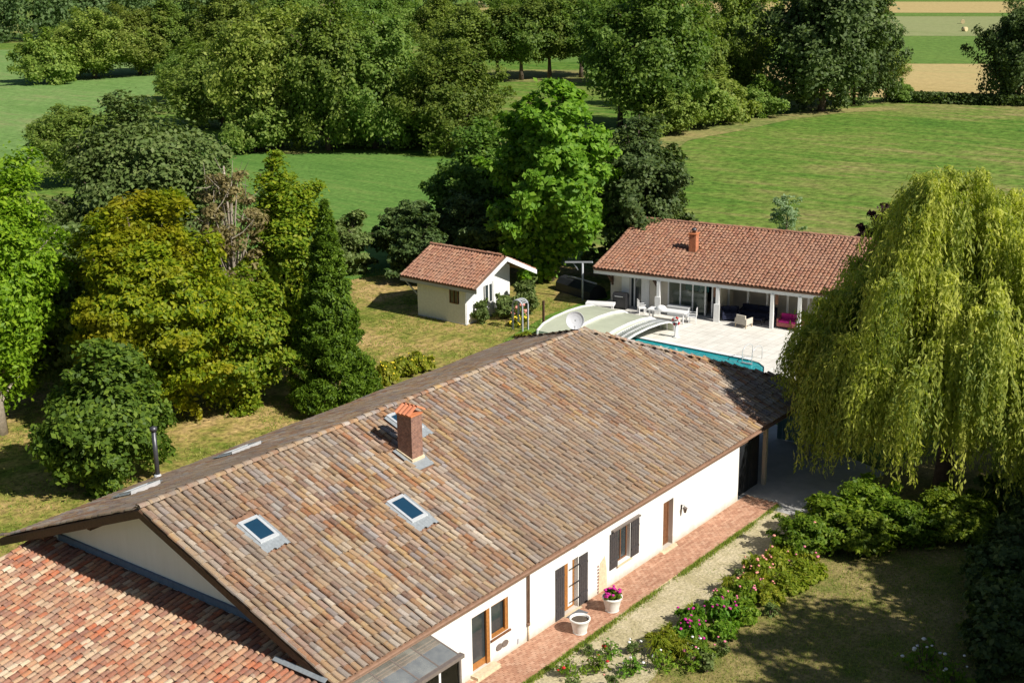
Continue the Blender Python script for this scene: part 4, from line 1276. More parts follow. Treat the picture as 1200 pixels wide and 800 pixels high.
# furniture in front of it
def local_box(t, nm, mat, x0, x1, y0, y1, z0, z1):
    mwx = MW[t.name]; b = MB()
    P = mwx @ Vector((x0, y0, z0))
    ax = mwx @ Vector((x1, y0, z0))-P; ay = mwx @ Vector((x0, y1, z0))-P; az = mwx @ Vector((x0, y0, z1))-P
    b.obox(P, ax, ay, az)
    o = b.build(nm, M[mat], t)
    if min(x1-x0, y1-y0, z1-z0) > 0.08:
        bv = o.modifiers.new('bevel', 'BEVEL'); bv.width = 0.03; bv.segments = 2
    return o
AZ = math.atan2(EA.y, EA.x)
def place(name, label, cat, a, b_, rz=0.0, z=0.14, group=None):
    p = L(a, b_, z)
    return thing(name, label, cat, tuple(p), AZ+rz, group)
def sofa(name, label, a, b_, ln, fab, cus, rz=0.0):
    t = place(name, label, 'sofa', a, b_, rz)
    local_box(t, 'base', fab, -ln/2, ln/2, -0.42, 0.42, 0.10, 0.38)
    for x in (-ln/2+0.08, ln/2-0.08):
        for y in (-0.35, 0.35):
            local_box(t, 'foot', 'iron', x-0.03, x+0.03, y-0.03, y+0.03, 0.0, 0.099)
    n = max(2, int(ln/0.8))
    for i in range(n):
        xa = -ln/2+0.12+(ln-0.24)*i/n; xb = -ln/2+0.12+(ln-0.24)*(i+1)/n-0.02
        local_box(t, 'seat_cushion', cus, xa, xb, -0.40, 0.22, 0.381, 0.52)
        local_box(t, 'back_cushion', cus, xa, xb, 0.225, 0.38, 0.40, 0.86)
    local_box(t, 'backrest', fab, -ln/2, ln/2, 0.381, 0.46, 0.381, 0.80)
    for x in (-ln/2, ln/2-0.11):
        local_box(t, 'armrest', fab, x, x+0.11, -0.42, 0.38, 0.381, 0.62)
    return t
sofa('sofa', 'long navy sofa in the shade of the pool house terrace', 11.3, 1.9, 2.4, 'navy', 'navy')
sofa('sofa', 'faded red bench with magenta cushions beside the willow', 13.95, 0.75, 1.7, 'pinkfab', 'magenta')
sofa('sofa', 'short navy sofa at the left of the shaded terrace', 9.75, 0.9, 1.2, 'navy', 'navy', 0.5)
t = place('coffee_table', 'low navy coffee table before the long sofa', 'table', 11.5, 0.75)
local_box(t, 'tabletop', 'navy', -0.6, 0.6, -0.35, 0.35, 0.36, 0.42)
for x in (-0.54, 0.54):
    for y in (-0.29, 0.29):
        local_box(t, 'leg', 'iron', x-0.03, x+0.03, y-0.03, y+0.03, 0, 0.359)
t = place('armchair', 'cream armchair standing at the sunny edge of the terrace', 'chair', 11.1, -0.25, 2.9)
local_box(t, 'seat', 'blind', -0.36, 0.36, -0.34, 0.34, 0.22, 0.44); local_box(t, 'backrest', 'blind', -0.36, 0.36, 0.341, 0.45, 0.22, 0.85)
for x in (-0.46, 0.361):
    local_box(t, 'armrest', 'blind', x, x+0.099, -0.34, 0.45, 0.22, 0.62)
for x in (-0.4, 0.4):
    for y in (-0.3, 0.4):
        local_box(t, 'leg', 'oldplaster', x-0.03, x+0.03, y-0.03, y+0.03, 0, 0.219)
t = place('lounge_table', 'long white table by the pool with a rounded white lump on it', 'table', 6.1, -1.2, 0.0)
local_box(t, 'tabletop', 'plastic_white', -1.35, 1.35, -0.4, 0.4, 0.66, 0.74)
for x in (-1.2, 1.2):
    for y in (-0.3, 0.3):
        local_box(t, 'leg', 'plastic_white', x-0.04, x+0.04, y-0.04, y+0.04, 0, 0.659)
cu = MB(); cu.lathe([(0.36, 0.0), (0.36, 0.10), (0.27, 0.2), (0.12, 0.26)], L(5.6, -1.2, 0.883), 16)
tag(cu.build('cushion', M['plastic_white'], None, tuple(L(5.6, -1.2, 0.883))), 'rounded white cushion on the long white table', 'cushion')
t = place('storage_box', 'grey garden storage box behind the long white table', 'box', 6.3, 0.3)
local_box(t, 'body', 'greypaint', -0.75, 0.75, -0.3, 0.3, 0.0, 0.58); local_box(t, 'lid', 'alu', -0.78, 0.78, -0.33, 0.33, 0.581, 0.66)
pk_ = L(7.5, -1.1, 0.14)
def chair_at(a, b_, rz, label, mat='plastic_white', group=None):
    p = L(a, b_, 0.14); return garden_chair(tuple(p), AZ+rz, label, M[mat], group)
chair_at(3.85, -0.35, 2.2, 'white garden chair beside the tall white post base')
chair_at(7.75, -0.9, -1.3, 'pinkish white chair at the right end of the long white table')
sl_ = place('sun_lounger', 'white padded sun lounger at the corner of the pool enclosure', 'sun lounger', 0.9, -0.7, 0.25)
local_box(sl_, 'mattress', 'plastic_white', -1.0, 1.0, -0.35, 0.35, 0.34, 0.52)
for x in (-0.85, 0.85):
    for y in (-0.28, 0.28):
        local_box(sl_, 'leg', 'plastic_white', x-0.03, x+0.03, y-0.03, y+0.03, 0.0, 0.339)
bq = place('barbecue', 'black lidded barbecue against the cream wall', 'barbecue', 2.0, 0.25)
local_box(bq, 'cabinet', 'iron', -0.5, 0.5, -0.28, 0.28, 0.12, 0.78)
b = MB(); mwx = MW[bq.name]
pr = [(-0.5, -0.3, 0.781), (-0.5, -0.3, 0.95), (-0.5, -0.15, 1.12), (-0.5, 0.15, 1.12), (-0.5, 0.3, 0.95), (-0.5, 0.3, 0.781)]
b.prism([tuple(mwx @ Vector(p)) for p in pr], mwx.to_3x3() @ Vector((1.0, 0, 0))); b.build('lid', M['iron'], bq)
for x in (-0.45, 0.45):
    local_box(bq, 'leg', 'iron', x-0.03, x+0.03, -0.25, 0.25, 0.0, 0.119)
local_box(bq, 'handle', 'alu', -0.3, 0.3, -0.36, -0.33, 0.9, 0.93)
# parasol or dryer, T shaped
cl = thing('clothes_line_post', 'tall grey T shaped clothes line post on the lawn by the pool', 'clothes line', (51.3, 26.0, 0))
b = MB(); b.tube([(51.3, 26.0, 0), (51.3, 26.0, 2.75)], 0.07, 8); b.build('post', M['greypaint'], cl)
b = MB(); b.beam((51.0, 27.3, 2.68), (51.5, 25.3, 2.86), 0.12, 0.10); b.build('crossbar', M['greypaint'], cl)
b = MB(); b.beam((51.25, 26.35, 2.2), (51.2, 26.75, 2.70), 0.06, 0.06); b.build('brace', M['greypaint'], cl)
wd = thing('covered_woodpile', 'dark tarpaulin over a long low pile in the shade of the trees', 'woodpile', (52.5, 27.8, 0))
b = MB(); e1 = Vector((0.3, 1, 0)).normalized(); e2 = Vector((1, -0.3, 0)).normalized()
cw = Vector((52.8, 27.2, 0))
prf = [(-0.8, 0), (-0.75, 0.6), (-0.4, 0.95), (0.1, 1.02), (0.6, 0.7), (0.85, 0)]
b.prism([tuple(cw-e1*2.0+e2*p+Vector((0, 0, q))) for p, q in prf], e1*4.0); b.build('tarpaulin', M['tarp_and_shade'], wd)
b = MB()
b.tube([cw-e1*1.9+e2*-0.1+Vector((0, 0, 1.14)), cw-e1*0.3+Vector((0, 0, 1.10)), cw+e1*1.2+e2*-0.2+Vector((0, 0, 1.09))], 0.06, 7)
tag(b.build('pale_pole', M['greypaint'], None, tuple(cw)), 'pale wooden pole lying across the dark tarpaulin', 'pole')

# ------------------------------------------------------------------ the shed
sh = thing('garden_shed', 'small white board shed with red tile roof and deep gable overhang', 'shed', (44.3, 30.6, 0))
SE, SR, SX0, SXM, SX1, SY0, SY1 = 2.83, 4.37, 41.2, 44.5, 47.8, 27.5, 34.2
b = MB()
b.slab([(SX0, SY0, SE-.1), (SX0, SY1, SE-.1), (SXM, SY1, SR-.1), (SXM, SY0, SR-.1)][::-1], 0.1)
b.slab([(SX1, SY0, SE-.1), (SX1, SY1, SE-.1), (SXM, SY1, SR-.1), (SXM, SY0, SR-.1)], 0.1)
shr = b.build('roof', M['deck_clay'], sh)
hh = (SR-SE)/(SXM-SX0)
ok = lambda P, u, v: True
okl = lambda P, u, v: P.x < SXM-0.2
okr = lambda P, u, v: P.x > SXM+0.2
s4 = tile_slots((SX0-.03, SY1, SE-.1), (0, -1, 0), (1, 0, hh), SY1-SY0, 3.7, 0.25, 0.36, okl, 51)
s4 += tile_slots((SX1+.03, SY0, SE-.1), (0, 1, 0), (-1, 0, hh), SY1-SY0, 3.7, 0.25, 0.36, okr, 52)
lay_tiles(shr, s4, M['tile_red'], 0, PR)
ridge_row(shr, ((SXM, SY1, SR), (SXM, SY0, SR)), M['tile_red'], 0.42, 0.13, 'ridge_tile', 53)
for x in (SX0, SX1):
    b = MB(); b.prism([(x, SY0-0.03, SE-.36), (x, SY0-0.03, SE-.06), (SXM, SY0-0.03, SR-.06), (SXM, SY0-0.03, SR-.36)], (0, -0.05, 0)); b.build('bargeboard', M['white'], sh)
b = MB(); b.box(SX0+0.01, SX0+0.06, SY0, SY1, SE-0.42, SE-0.205); b.build('eave_board', M['greypaint'], sh)
M['board'] = plain('white_board', (0.76, 0.76, 0.75), 0.8, 0.06, 5.0)
n = 16; y0_, y1_ = 28.76, 33.0
for k in range(n):
    ya = y0_+(y1_-y0_)*k/n; yb = ya+(y1_-y0_)/n-0.008
    ym = (ya+yb)/2
    if 29.33 < ym < 30.12:
        b = MB(); b.box(41.60, 41.66, ya, yb, 2.34, 2.56); b.build('wall_board', M['board'], sh)
        b = MB(); b.box(41.60, 41.66, ya, yb, 0.06, 1.38)
    else:
        b = MB(); b.box(41.60, 41.66, ya, yb, 0.06, 2.56)
    b.build('wall_board', M['board'], sh)
n = 18; x0_, x1_ = 41.67, 46.4
def stop(x): return min(SE+(x-SX0)*hh, SE+(SX1-x)*hh)-0.24
for k in range(n):
    xa = x0_+(x1_-x0_)*k/n; xb = xa+(x1_-x0_)/n-0.008
    b = MB()
    xm = (xa+xb)/2
    if 43.6 < xm < 44.55:
        b.prism([(xa, 28.72, 2.42), (xb, 28.72, 2.42), (xb, 28.72, stop(xb)), (xa, 28.72, stop(xa))], (0, 0.06, 0))
    else:
        b.prism([(xa, 28.72, 0.06), (xb, 28.72, 0.06), (xb, 28.72, stop(xb)), (xa, 28.72, stop(xa))], (0, 0.06, 0))
    b.build('wall_board', M['board'], sh)
b = MB(); b.box(41.67, 46.4, 32.94, 33.0, 0.0, 2.56); b.box(46.34, 46.4, 28.8, 32.93, 0.0, 2.56); b.build('wall', M['board'], sh)
b = MB(); b.box(41.58, 46.42, 28.70, 33.02, -0.1, 0.055); b.build('footing', M['concrete'], sh)
b = MB()
for ya, yb in ((29.36, 29.42), (29.70, 29.76), (30.06, 30.12)):
    b.box(41.575, 41.64, ya, yb, 1.39, 2.33)
b.box(41.575, 41.64, 29.36, 30.12, 1.36, 1.41)
sw = b.build('window', M['brownwood'], sh)
b = MB(); b.box(41.62, 41.635, 29.42, 30.06, 1.42, 2.33); b.build('pane', M['darkglass'], sw)
b = MB(); b.box(43.66, 44.52, 28.74, 28.77, 0.1, 2.40); sdr = b.build('door', M['board'], sh)
b = MB(); b.box(43.72, 44.0, 28.712, 28.739, 1.1, 2.3); b.box(44.16, 44.42, 28.712, 28.739, 1.1, 2.3); b.build('pane', M['darkglass'], sdr)
b = MB(); b.beam((41.64, 33.02, 1.5), (41.3, 33.9, 2.5), 0.08, 0.08); b.build('brace', M['greypaint'], sh)
b = MB(); b.box(41.66, 46.38, 28.80, 28.86, 2.4, 2.46); b.build('tie_beam', M['greypaint'], sh)

# garden arch and post left of the pool
ga = thing('garden_arch', 'grey metal garden arch on the dry lawn between shed and pool', 'garden arch', (43.0, 25.2, 0))
for y in (24.75, 25.55):
    for x in (42.6, 43.2):
        b = MB(); b.box(x-0.045, x+0.045, y-0.045, y+0.045, 0, 1.75); b.build('upright', M['greypaint'], ga)
for x in (42.6, 43.2):
    b = MB(); pts = [(x, 25.15+0.4*math.cos(t*math.pi/8), 1.75+0.32*math.sin(t*math.pi/8)) for t in range(9)]; b.tube(pts, 0.05, 6); b.build('hoop', M['greypaint'], ga)
b = MB()
for t in range(1, 8):
    yy, zz = 25.15+0.4*math.cos(t*math.pi/8), 1.76+0.32*math.sin(t*math.pi/8)
    b.box(42.6, 43.2, yy-0.05, yy+0.05, zz, zz+0.03)
b.build('top_slats', M['greypaint'], ga)
fp = MB(); q = gp(637, 386); fp.box(q.x-0.06, q.x+0.06, q.y-0.06, q.y+0.06, 0, 1.9)
fp.box(q.x-0.08, q.x+0.08, q.y-0.08, q.y+0.08, 1.9, 1.95)
tag(fp.build('wooden_post', M['dkwood'], None, (q.x, q.y, 0)), 'dark wooden post on the lawn left of the pool enclosure', 'post')
# board panel beyond the porch
fpn = thing('board_panel', 'blue grey board panel in the shade beyond the farmhouse porch', 'fence', (34.8, 0.2, 0))
for k in range(14):
    b = MB(); t0, t1 = k/14, (k+0.94)/14
    p0 = Vector((34.6, 2.2, 0.05)).lerp(Vector((35.0, -1.7, 0.05)), t0); p1 = Vector((34.6, 2.2, 0.05)).lerp(Vector((35.0, -1.7, 0.05)), t1)
    b.obox(p0, p1-p0, (0.03, 0.005, 0), (0, 0, 1.75)); b.build('board', M['tealboard'], fpn)
for t in (0.02, 0.5, 0.98):
    p0 = Vector((34.66, 2.2, 0)).lerp(Vector((35.06, -1.7, 0)), t)
    b = MB(); b.box(p0.x, p0.x+0.09, p0.y-0.045, p0.y+0.045, 0, 1.85); b.build('post', M['dkwood'], fpn)

# ------------------------------------------------------------------ pots, mat, bales
def pot(loc, label, flowers):
    t = thing('flower_pot', label, 'flower pot', loc, 0, 'white pots on the brick path')
    b = MB(); b.lathe([(0.25, 0.0), (0.31, 0.3), (0.375, 0.50), (0.40, 0.53), (0.40, 0.59), (0.35, 0.59), (0.335, 0.48)], loc, 24, cap=False)
    b.lathe([(0.02, 0.002), (0.27, 0.003)], loc, 24, cap=False)
    b.build('pot', M['pot'], t)
    b = MB(); b.lathe([(0.0, 0.51), (0.2, 0.515), (0.34, 0.50)], loc, 20, cap=False); b.build('soil', M['soil'], t)
    return t
pot((12.0, -1.22, 0.06), 'white pot holding bare soil, nearest the downpipe', False)
P2 = pot((14.15, -1.24, 0.06), 'white pot filled with magenta flowers', True)
b = MB(); b.prism([(12.62, -0.62, 0.06), (13.42, -0.62, 0.06), (13.42, -0.17, 0.06), (12.62, -0.17, 0.06)], (0, 0, 0.022))
tag(b.build('doormat', M['mat'], None, (13.0, -0.4, 0.06)), 'grey doormat on the bricks before the half open door', 'doormat')
for (px_, py_, rz, lab) in ((1128, 28, 0.4, 'pale round hay bale in the strip field, the upper of two'), (1130, 37, 1.2, 'pale round hay bale in the strip field, the lower of two'), (489, 31, 0.9, 'hay bale between the far trees, left one'), (496, 31, 0.2, 'hay bale between the far trees, right one')):
    q = gp(px_, py_); b = MB()
    e = Vector((math.cos(rz), math.sin(rz), 0))
    b.tube([q+Vector((0, 0, 0.55))-e*0.65, q+Vector((0, 0, 0.55))+e*0.5], 0.55, 14)
    tag(b.build('hay_bale', M['straw'], None, tuple(q)), lab, 'hay bale', 'hay bales in the fields')
# ------------------------------------------------------------------ foliage
def sphere_dirs(rng, n, up=0.0):
    d = rng.normal(size=(n, 3))
    d[:, 2] += up
    return d/np.linalg.norm(d, axis=1, keepdims=True)

def leaves_at(rng, P, N, length, width, droop=0.0, var=0.35, bend=0.25):
    """one bent diamond per point P, facing roughly along N"""
    n = len(P)
    t = np.cross(N, rng.normal(size=(n, 3)))
    t /= np.linalg.norm(t, axis=1, keepdims=True)+1e-9
    if droop:
        t[:, 2] -= droop
        t /= np.linalg.norm(t, axis=1, keepdims=True)
    b = np.cross(N, t); b /= np.linalg.norm(b, axis=1, keepdims=True)+1e-9
    s = (1+var*rng.uniform(-1, 1, (n, 1)))
    l = length*s*0.5; w_ = width*s*0.5
    nn = np.cross(t, b)
    V = np.empty((n, 4, 3))
    V[:, 0] = P-t*l; V[:, 1] = P+b*w_+nn*(w_*bend); V[:, 2] = P+t*l; V[:, 3] = P-b*w_+nn*(w_*bend)
    return V.reshape(-1, 3)

def crown_points(rng, lobes, n, sub=16, subr=0.36, up=0.25):
    """lobes: list of (centre, radii); leaves on small clumps over each lobe"""
    C = np.array([l[0] for l in lobes], float); RR = np.array([l[1] for l in lobes], float)
    wgt = (RR[:, 0]*RR[:, 1]*RR[:, 2])**(2/3); wgt /= wgt.sum()
    Ps = []; Ns = []
    for i in range(len(C)):
        k = max(8, int(n*wgt[i]))
        sd_ = sphere_dirs(rng, sub, up)
        which = rng.integers(0, sub, k)
        cc = C[i]+sd_*RR[i]*rng.uniform(0.55, 1.0, (sub, 1))
        r = subr*RR[i].mean()*rng.uniform(0.7, 1.3, (sub, 1))
        d = sphere_dirs(rng, k, 0.25)
        P = cc[which]+d*r[which]*np.cbrt(rng.uniform(0.2, 1.0, (k, 1)))*np.array([1.2, 1.2, 0.7])
        st = rng.uniform(0, 1, k) < 0.12
        P[st] += rng.normal(0, 0.22, (int(st.sum()), 3))*RR[i].mean()
        N = d*0.7+(P-C[i])/RR[i].mean()*0.5+np.array([0, 0, 0.45])+rng.normal(size=(k, 3))*0.42
        N /= np.linalg.norm(N, axis=1, keepdims=True)
        Ps.append(P); Ns.append(N)
    return np.concatenate(Ps), np.concatenate(Ns)

def tree_lobes(rng, H, Rr, base, n, shape='round', lob=(0.26, 0.40)):
    out = []
    ph_ = rng.uniform(0, 6.28)
    for i in range(n):
        t = (i+0.5)/n
        z = base*H+(H-base*H)*(0.06+0.88*t)
        u = (z-base*H)/(H-base*H)
        if shape == 'round':
            pr = math.sqrt(max(0.05, 1-(2*u-0.85)**2*0.95)) if u > 0.42 else 0.80+0.45*u
        elif shape == 'cone':
            pr = max(0.08, (1-u)**0.75)*0.98+0.02
        elif shape == 'oval':
            pr = math.sin(math.pi*(0.14+0.80*u))**0.7
        else:
            pr = 0.55+0.45*math.sin(math.pi*min(1, u*0.9+0.15))
        ang = ph_+i*2.39996+rng.uniform(-0.4, 0.4)
        lr = Rr*rng.uniform(*lob)*(0.6+0.4*pr)
        rad = max(0.0, Rr*pr-lr*0.85)*rng.uniform(0.5, 1.14)
        c = np.array([rad*math.cos(ang), rad*math.sin(ang), min(z, H-lr*0.7)])
        out.append((c, np.array([lr, lr, lr*rng.uniform(0.7, 0.95)])))
    return out

def limb_mesh(rng, H, lobes, r0, base, lean=(0, 0), mat=None, limbs=True, frac=0.75):
    b = MB()
    top = H*frac
    pts = []
    for k in range(6):
        t = k/5
        pts.append((lean[0]*t+0.12*math.sin(3*t+H), lean[1]*t+0.1*math.sin(2*t+1.3*H), top*t-0.15*(k == 0)))
    b.tube(pts, [r0*(1.25 if k == 0 else 1)*(1-0.8*k/5) for k in range(6)], 8)
    if limbs:
        for (c, rr) in lobes:
            z0 = min(top*0.9, max(base*H*0.7, c[2]*0.55)); t = z0/top
            p = Vector((lean[0]*t, lean[1]*t, z0)); q = Vector(c)
            m = p.lerp(q, 0.5)+Vector((0, 0, 0.08*(q-p).length))
            b.tube([p, m, q], [r0*0.38, r0*0.24, r0*0.07], 5, cap=False)
    me = bpy.data.meshes.new('trunk')
    me.from_pydata(b.v, [], b.f); me.polygons.foreach_set('use_smooth', b.sm); me.update()
    me.materials.append(mat)
    return me

def spray_crown(rng, H, Rr, base, shape, ns, nleaf, flat=0.5, rise=0.45, spread=0.11, irr=0.24, inner=0.10, droop=0.10, s0=0.42):
    """leaves carried on many separate sprays that run from the stem to an uneven outline"""
    w_ = rng.normal(size=(7, 3))*np.array([2.6]*3); ph_ = rng.uniform(0, 6.28, 7); am = rng.normal(size=7)*0.42
    def g(d): return 1+irr*np.clip((am*np.cos(d @ w_.T+ph_)).sum(1), -1.3, 1.0)
    zb = base*H; zc = zb+(H-zb)*0.50; hz = (H-zb)*0.5
    if shape == 'cone':
        u = rng.uniform(0, 1, ns)**1.35
        th = rng.uniform(0, 6.28, ns)
        d = np.stack([np.cos(th), np.sin(th), 0.4-0.8*u], 1)
        r = Rr*((1-u)**0.85*0.95+0.02)*(1+0.5*(g(d)-1))*rng.uniform(0.82, 1.08, ns)
        E = np.stack([r*np.cos(th), r*np.sin(th), zb+(H-zb)*u*0.97], 1)
        S0 = np.stack([0*r, 0*r, np.clip(E[:, 2]-rise*r, 0.1*H, 0.96*H)], 1)
    else:
        d = sphere_dirs(rng, ns, 0.12)
        f = g(d)*np.cbrt(rng.uniform(0.22, 1.0, ns))
        az = np.where(d[:, 2] < 0, 0.92 if shape == 'oval' else 1.0, 1.0)
        wid = 1.0-0.16*np.clip(d[:, 2], 0, 1)
        E = np.stack([d[:, 0]*f*Rr*wid, d[:, 1]*f*Rr*wid, zc+d[:, 2]*f*hz*az], 1)
        rh = np.linalg.norm(E[:, :2], axis=1)
        S0 = np.stack([E[:, 0]*0.08, E[:, 1]*0.08, np.clip(E[:, 2]-rise*rh-0.08*H, 0.12*H, 0.85*H)], 1)
    ln = np.linalg.norm(E-S0, axis=1)
    k = rng.choice(ns, nleaf, p=(ln+0.25*Rr)/(ln+0.25*Rr).sum())
    s_ = (s0+(1.06-s0)*rng.uniform(0, 1, nleaf)**0.8)[:, None]
    ax = (E-S0)/(ln[:, None]+1e-6)
    side = np.cross(ax, np.array([0, 0, 1.0])); side /= np.linalg.norm(side, axis=1, keepdims=True)+1e-6
    upv = np.cross(side, ax)
    sg = spread*Rr*rng.uniform(0.6, 1.35, (ns, 1))
    if shape == 'cone':
        sg *= 0.35+0.65*np.linalg.norm(E[:, :2], axis=1, keepdims=True)/Rr
    wv = (1.15-0.55*(s_-s0)/(1-s0))
    P = S0[k]+(E-S0)[k]*s_+side[k]*rng.normal(size=(nleaf, 1))*sg[k]*wv+upv[k]*rng.normal(size=(nleaf, 1))*sg[k]*flat*wv
    P[:, 2] -= (droop*Rr*np.maximum(0, s_-0.6)**2*4)[:, 0]
    out = P-np.array([0, 0, zc]); out /= np.linalg.norm(out, axis=1, keepdims=True)+1e-6
    N = out*0.55+np.array([0, 0, 0.5])+rng.normal(size=P.shape)*0.42
    if inner:
        m = int(nleaf*inner)
        dd = sphere_dirs(rng, m)
        Pi = np.array([0, 0, zc*0.97])+dd*np.array([Rr*0.55, Rr*0.55, hz*0.75])*np.cbrt(rng.uniform(0.05, 1, (m, 1)))
        if shape == 'cone':
            uu = np.clip((Pi[:, 2]-zb)/(H-zb), 0, 1); Pi[:, :2] *= (1.3*(1-uu))[:, None]
        P = np.concatenate([P, Pi]); N = np.concatenate([N, sphere_dirs(rng, m, 0.4)])
    N /= np.linalg.norm(N, axis=1, keepdims=True)
    P[:, 2] = np.maximum(P[:, 2], 0.06)
    return P, N, E

def tree_meshes(seed, H, Rr, base, ns, shape, nleaf, ll, lw, mat, bark, r0=None, leafdroop=0.15, **kw):
    rng = np.random.default_rng(seed)
    P, N, E = spray_crown(rng, H, Rr, base, shape, ns, nleaf, **kw)
    V = leaves_at(rng, P, N, ll, lw, leafdroop)
    V[:, 2] = np.maximum(V[:, 2], 0.05)
    cm_ = np_mesh('crown', V, 4, mat)
    lo = [(e, None) for e in E[:min(34, ns//3)]] if shape != 'cone' else []
    tm = limb_mesh(rng, H, lo, r0 or H*0.022, max(base, 0.12), (0, 0), bark, frac=0.96 if shape == 'cone' else 0.72)
    return cm_, tm

def put_tree(name, label, loc, rotz, cm_, tm, scale=(1, 1, 1), cat='tree', group=None):
    t = thing(name, label, cat, loc, rotz, group)
    t.scale = scale
    link('trunk', tm, t); link('crown', cm_, t)
    return t

# ---- near trees, each grown for its place
def grown(name, label, loc, seed, H, Rr, base, nl, shape, nleaf, ll, lw, leaf, bark='bark', **kw):
    cm_, tm = tree_meshes(seed, H, Rr, base, nl, shape, nleaf, ll, lw, M[leaf], M[bark], **kw)
    return put_tree(name, label, loc, 0, cm_, tm)

grown('ash_tree', 'tall bright green leafy tree filling the left edge of the lawn', (11.4, 35.8, 0), 1, 17.0, 4.9, 0.05, 170, 'oval', 66240, 0.305, 0.147, 'l_bright', 'palebark', spread=0.13, flat=0.75, irr=0.3)
grown('chestnut_tree', 'small round deep green tree nearest the back of the farmhouse', (10.4, 25.0, 0), 2, 6.9, 3.1, 0.04, 90, 'round', 24480, 0.305, 0.181, 'l_chest', spread=0.15, flat=0.7, irr=0.24)
grown('hornbeam_tree', 'broad golden yellow tree standing in front of the grey green one', (16.9, 29.9, 0), 3, 13.0, 5.2, 0.06, 190, 'round', 72000, 0.282, 0.153, 'l_yellow', spread=0.11, flat=0.55, rise=0.45, irr=0.24, droop=0.14)
grown('grey_poplar_tree', 'large grey green tree behind the golden yellow tree', (27.0, 42.6, 0), 44, 16.6, 6.8, 0.05, 170, 'round', 64800, 0.328, 0.192, 'l_grey', spread=0.11, flat=0.8, rise=0.6, irr=0.18)
grown('grey_poplar_tree', 'lower grey green tree between the left edge tree and the golden one', (18.2, 38.6, 0), 24, 11.5, 4.2, 0.05, 110, 'round', 31680, 0.316, 0.192, 'l_grey', spread=0.12, flat=0.8, rise=0.6, irr=0.28)
grown('hornbeam_tree', 'dark green tree in the shade behind the left edge tree', (17.0, 46.0, 0), 25, 9.5, 4.0, 0.03, 90, 'round', 21600, 0.339, 0.203, 'l_oak', spread=0.12, irr=0.25)
grown('hornbeam_tree', 'yellow green tree between the withered tree and the conifer', (26.6, 29.6, 0), 5, 13.4, 2.9, 0.04, 110, 'oval', 34560, 0.282, 0.153, 'l_yg', spread=0.17, flat=0.8, rise=0.6, irr=0.2)
grown('hornbeam_tree', 'darker yellow green tree low at the right flank of the golden one', (21.4, 28.2, 0), 15, 8.8, 3.2, 0.04, 100, 'round', 28800, 0.282, 0.153, 'l_yg', spread=0.14, flat=0.6, irr=0.24, droop=0.12)
grown('conifer_tree', 'narrow conical conifer standing alone beside the farmhouse roof', (24.7, 24.2, 0), 6, 12.0, 2.55, 0.02, 420, 'cone', 64800, 0.249, 0.079, 'l_conifer', spread=0.11, flat=0.6, rise=0.7, inner=0.16, droop=-0.05, leafdroop=-0.5, s0=0.5)
grown('maple_tree', 'tall fresh green maple behind the gap between shed and pool house', (54.6, 31.3, 0), 7, 15.1, 5.5, 0.08, 150, 'oval', 43200, 0.475, 0.305, 'l_maple', spread=0.105, flat=0.7, rise=0.6, irr=0.24, leafdroop=0.4)
grown('oak_tree', 'dark round oak at the left end of the pool house roof', (60.3, 27.3, 0), 8, 11.9, 4.6, 0.05, 130, 'round', 33120, 0.339, 0.203, 'l_dark', flat=0.8, rise=0.6)
grown('oak_tree', 'dark olive oak to the left of the fresh green maple', (58.0, 40.5, 0), 9, 10.6, 4.8, 0.04, 130, 'round', 33120, 0.339, 0.215, 'l_oak', flat=0.8, rise=0.6)
grown('yew_tree', 'dark bluish bushy tree behind the left side of the shed', (52.6, 42.8, 0), 10, 5.8, 3.3, 0.02, 90, 'round', 17280, 0.339, 0.192, 'l_dark')
grown('oak_tree', 'small dark oak in the shade just behind the shed', (53.0, 37.2, 0), 16, 6.6, 3.6, 0.03, 90, 'round', 17280, 0.339, 0.203, 'l_dark')
grown('oak_tree', 'added dark oak sapling standing in for the shade left of the shed', (48.6, 39.0, 0), 17, 5.2, 2.6, 0.03, 70, 'round', 14000, 0.30, 0.18, 'l_dark')  # added to darken the lawn here, in place of cast tree shade
grown('olive_shrub', 'olive brown bush at the meadow edge behind the conifer', (47.5, 45.5, 0), 11, 4.8, 2.7, 0.02, 70, 'round', 11520, 0.316, 0.192, 'l_grey')
grown('silver_birch', 'slender silvery young tree in the meadow behind the pool house', (75.8, 22.4, 0), 12, 5.0, 1.8, 0.04, 40, 'oval', 2592, 0.249, 0.113, 'l_silver', inner=0, r0=0.05, spread=0.13, irr=0.35)
grown('purple_plum_tree', 'small dark purple tree showing above the willow', (66.0, 9.8, 0), 13, 6.6, 2.5, 0.2, 50, 'round', 5040, 0.407, 0.226, 'l_purple')
# withered tree: bare pale limbs with few brown leaves
rng = np.random.default_rng(77)
lob_ = tree_lobes(rng, 13.2, 2.3, 0.25, 30, 'oval', (0.25, 0.4))
P, N = crown_points(rng, lob_, 8000, 8, 0.5)
wt = thing('withered_tree', 'half dead tree with bare pale limbs and brown leaves', 'tree', (23.6, 30.6, 0))
link('crown', np_mesh('crown', leaves_at(rng, P, N, 0.26, 0.13), 4, M['l_dead']), wt)
link('trunk', limb_mesh(rng, 13.4, lob_, 0.24, 0.25, (0.2, 0.3), M['palebark'], frac=0.97), wt)
b = MB()
for i in range(60):
    c = lob_[i % 30][0]; d = Vector(sphere_dirs(rng, 1, 1.0)[0]); p = Vector(c)
    b.tube([p, p+d*0.7+Vector((0, 0, 0.1)), p+d*1.4+Vector((0, 0, 0.5))], [0.035, 0.024, 0.008], 4, cap=False)
me = bpy.data.meshes.new('bare_twigs'); me.from_pydata(b.v, [], b.f); me.update(); me.materials.append(M['palebark'])
link('bare_twigs', me, wt)

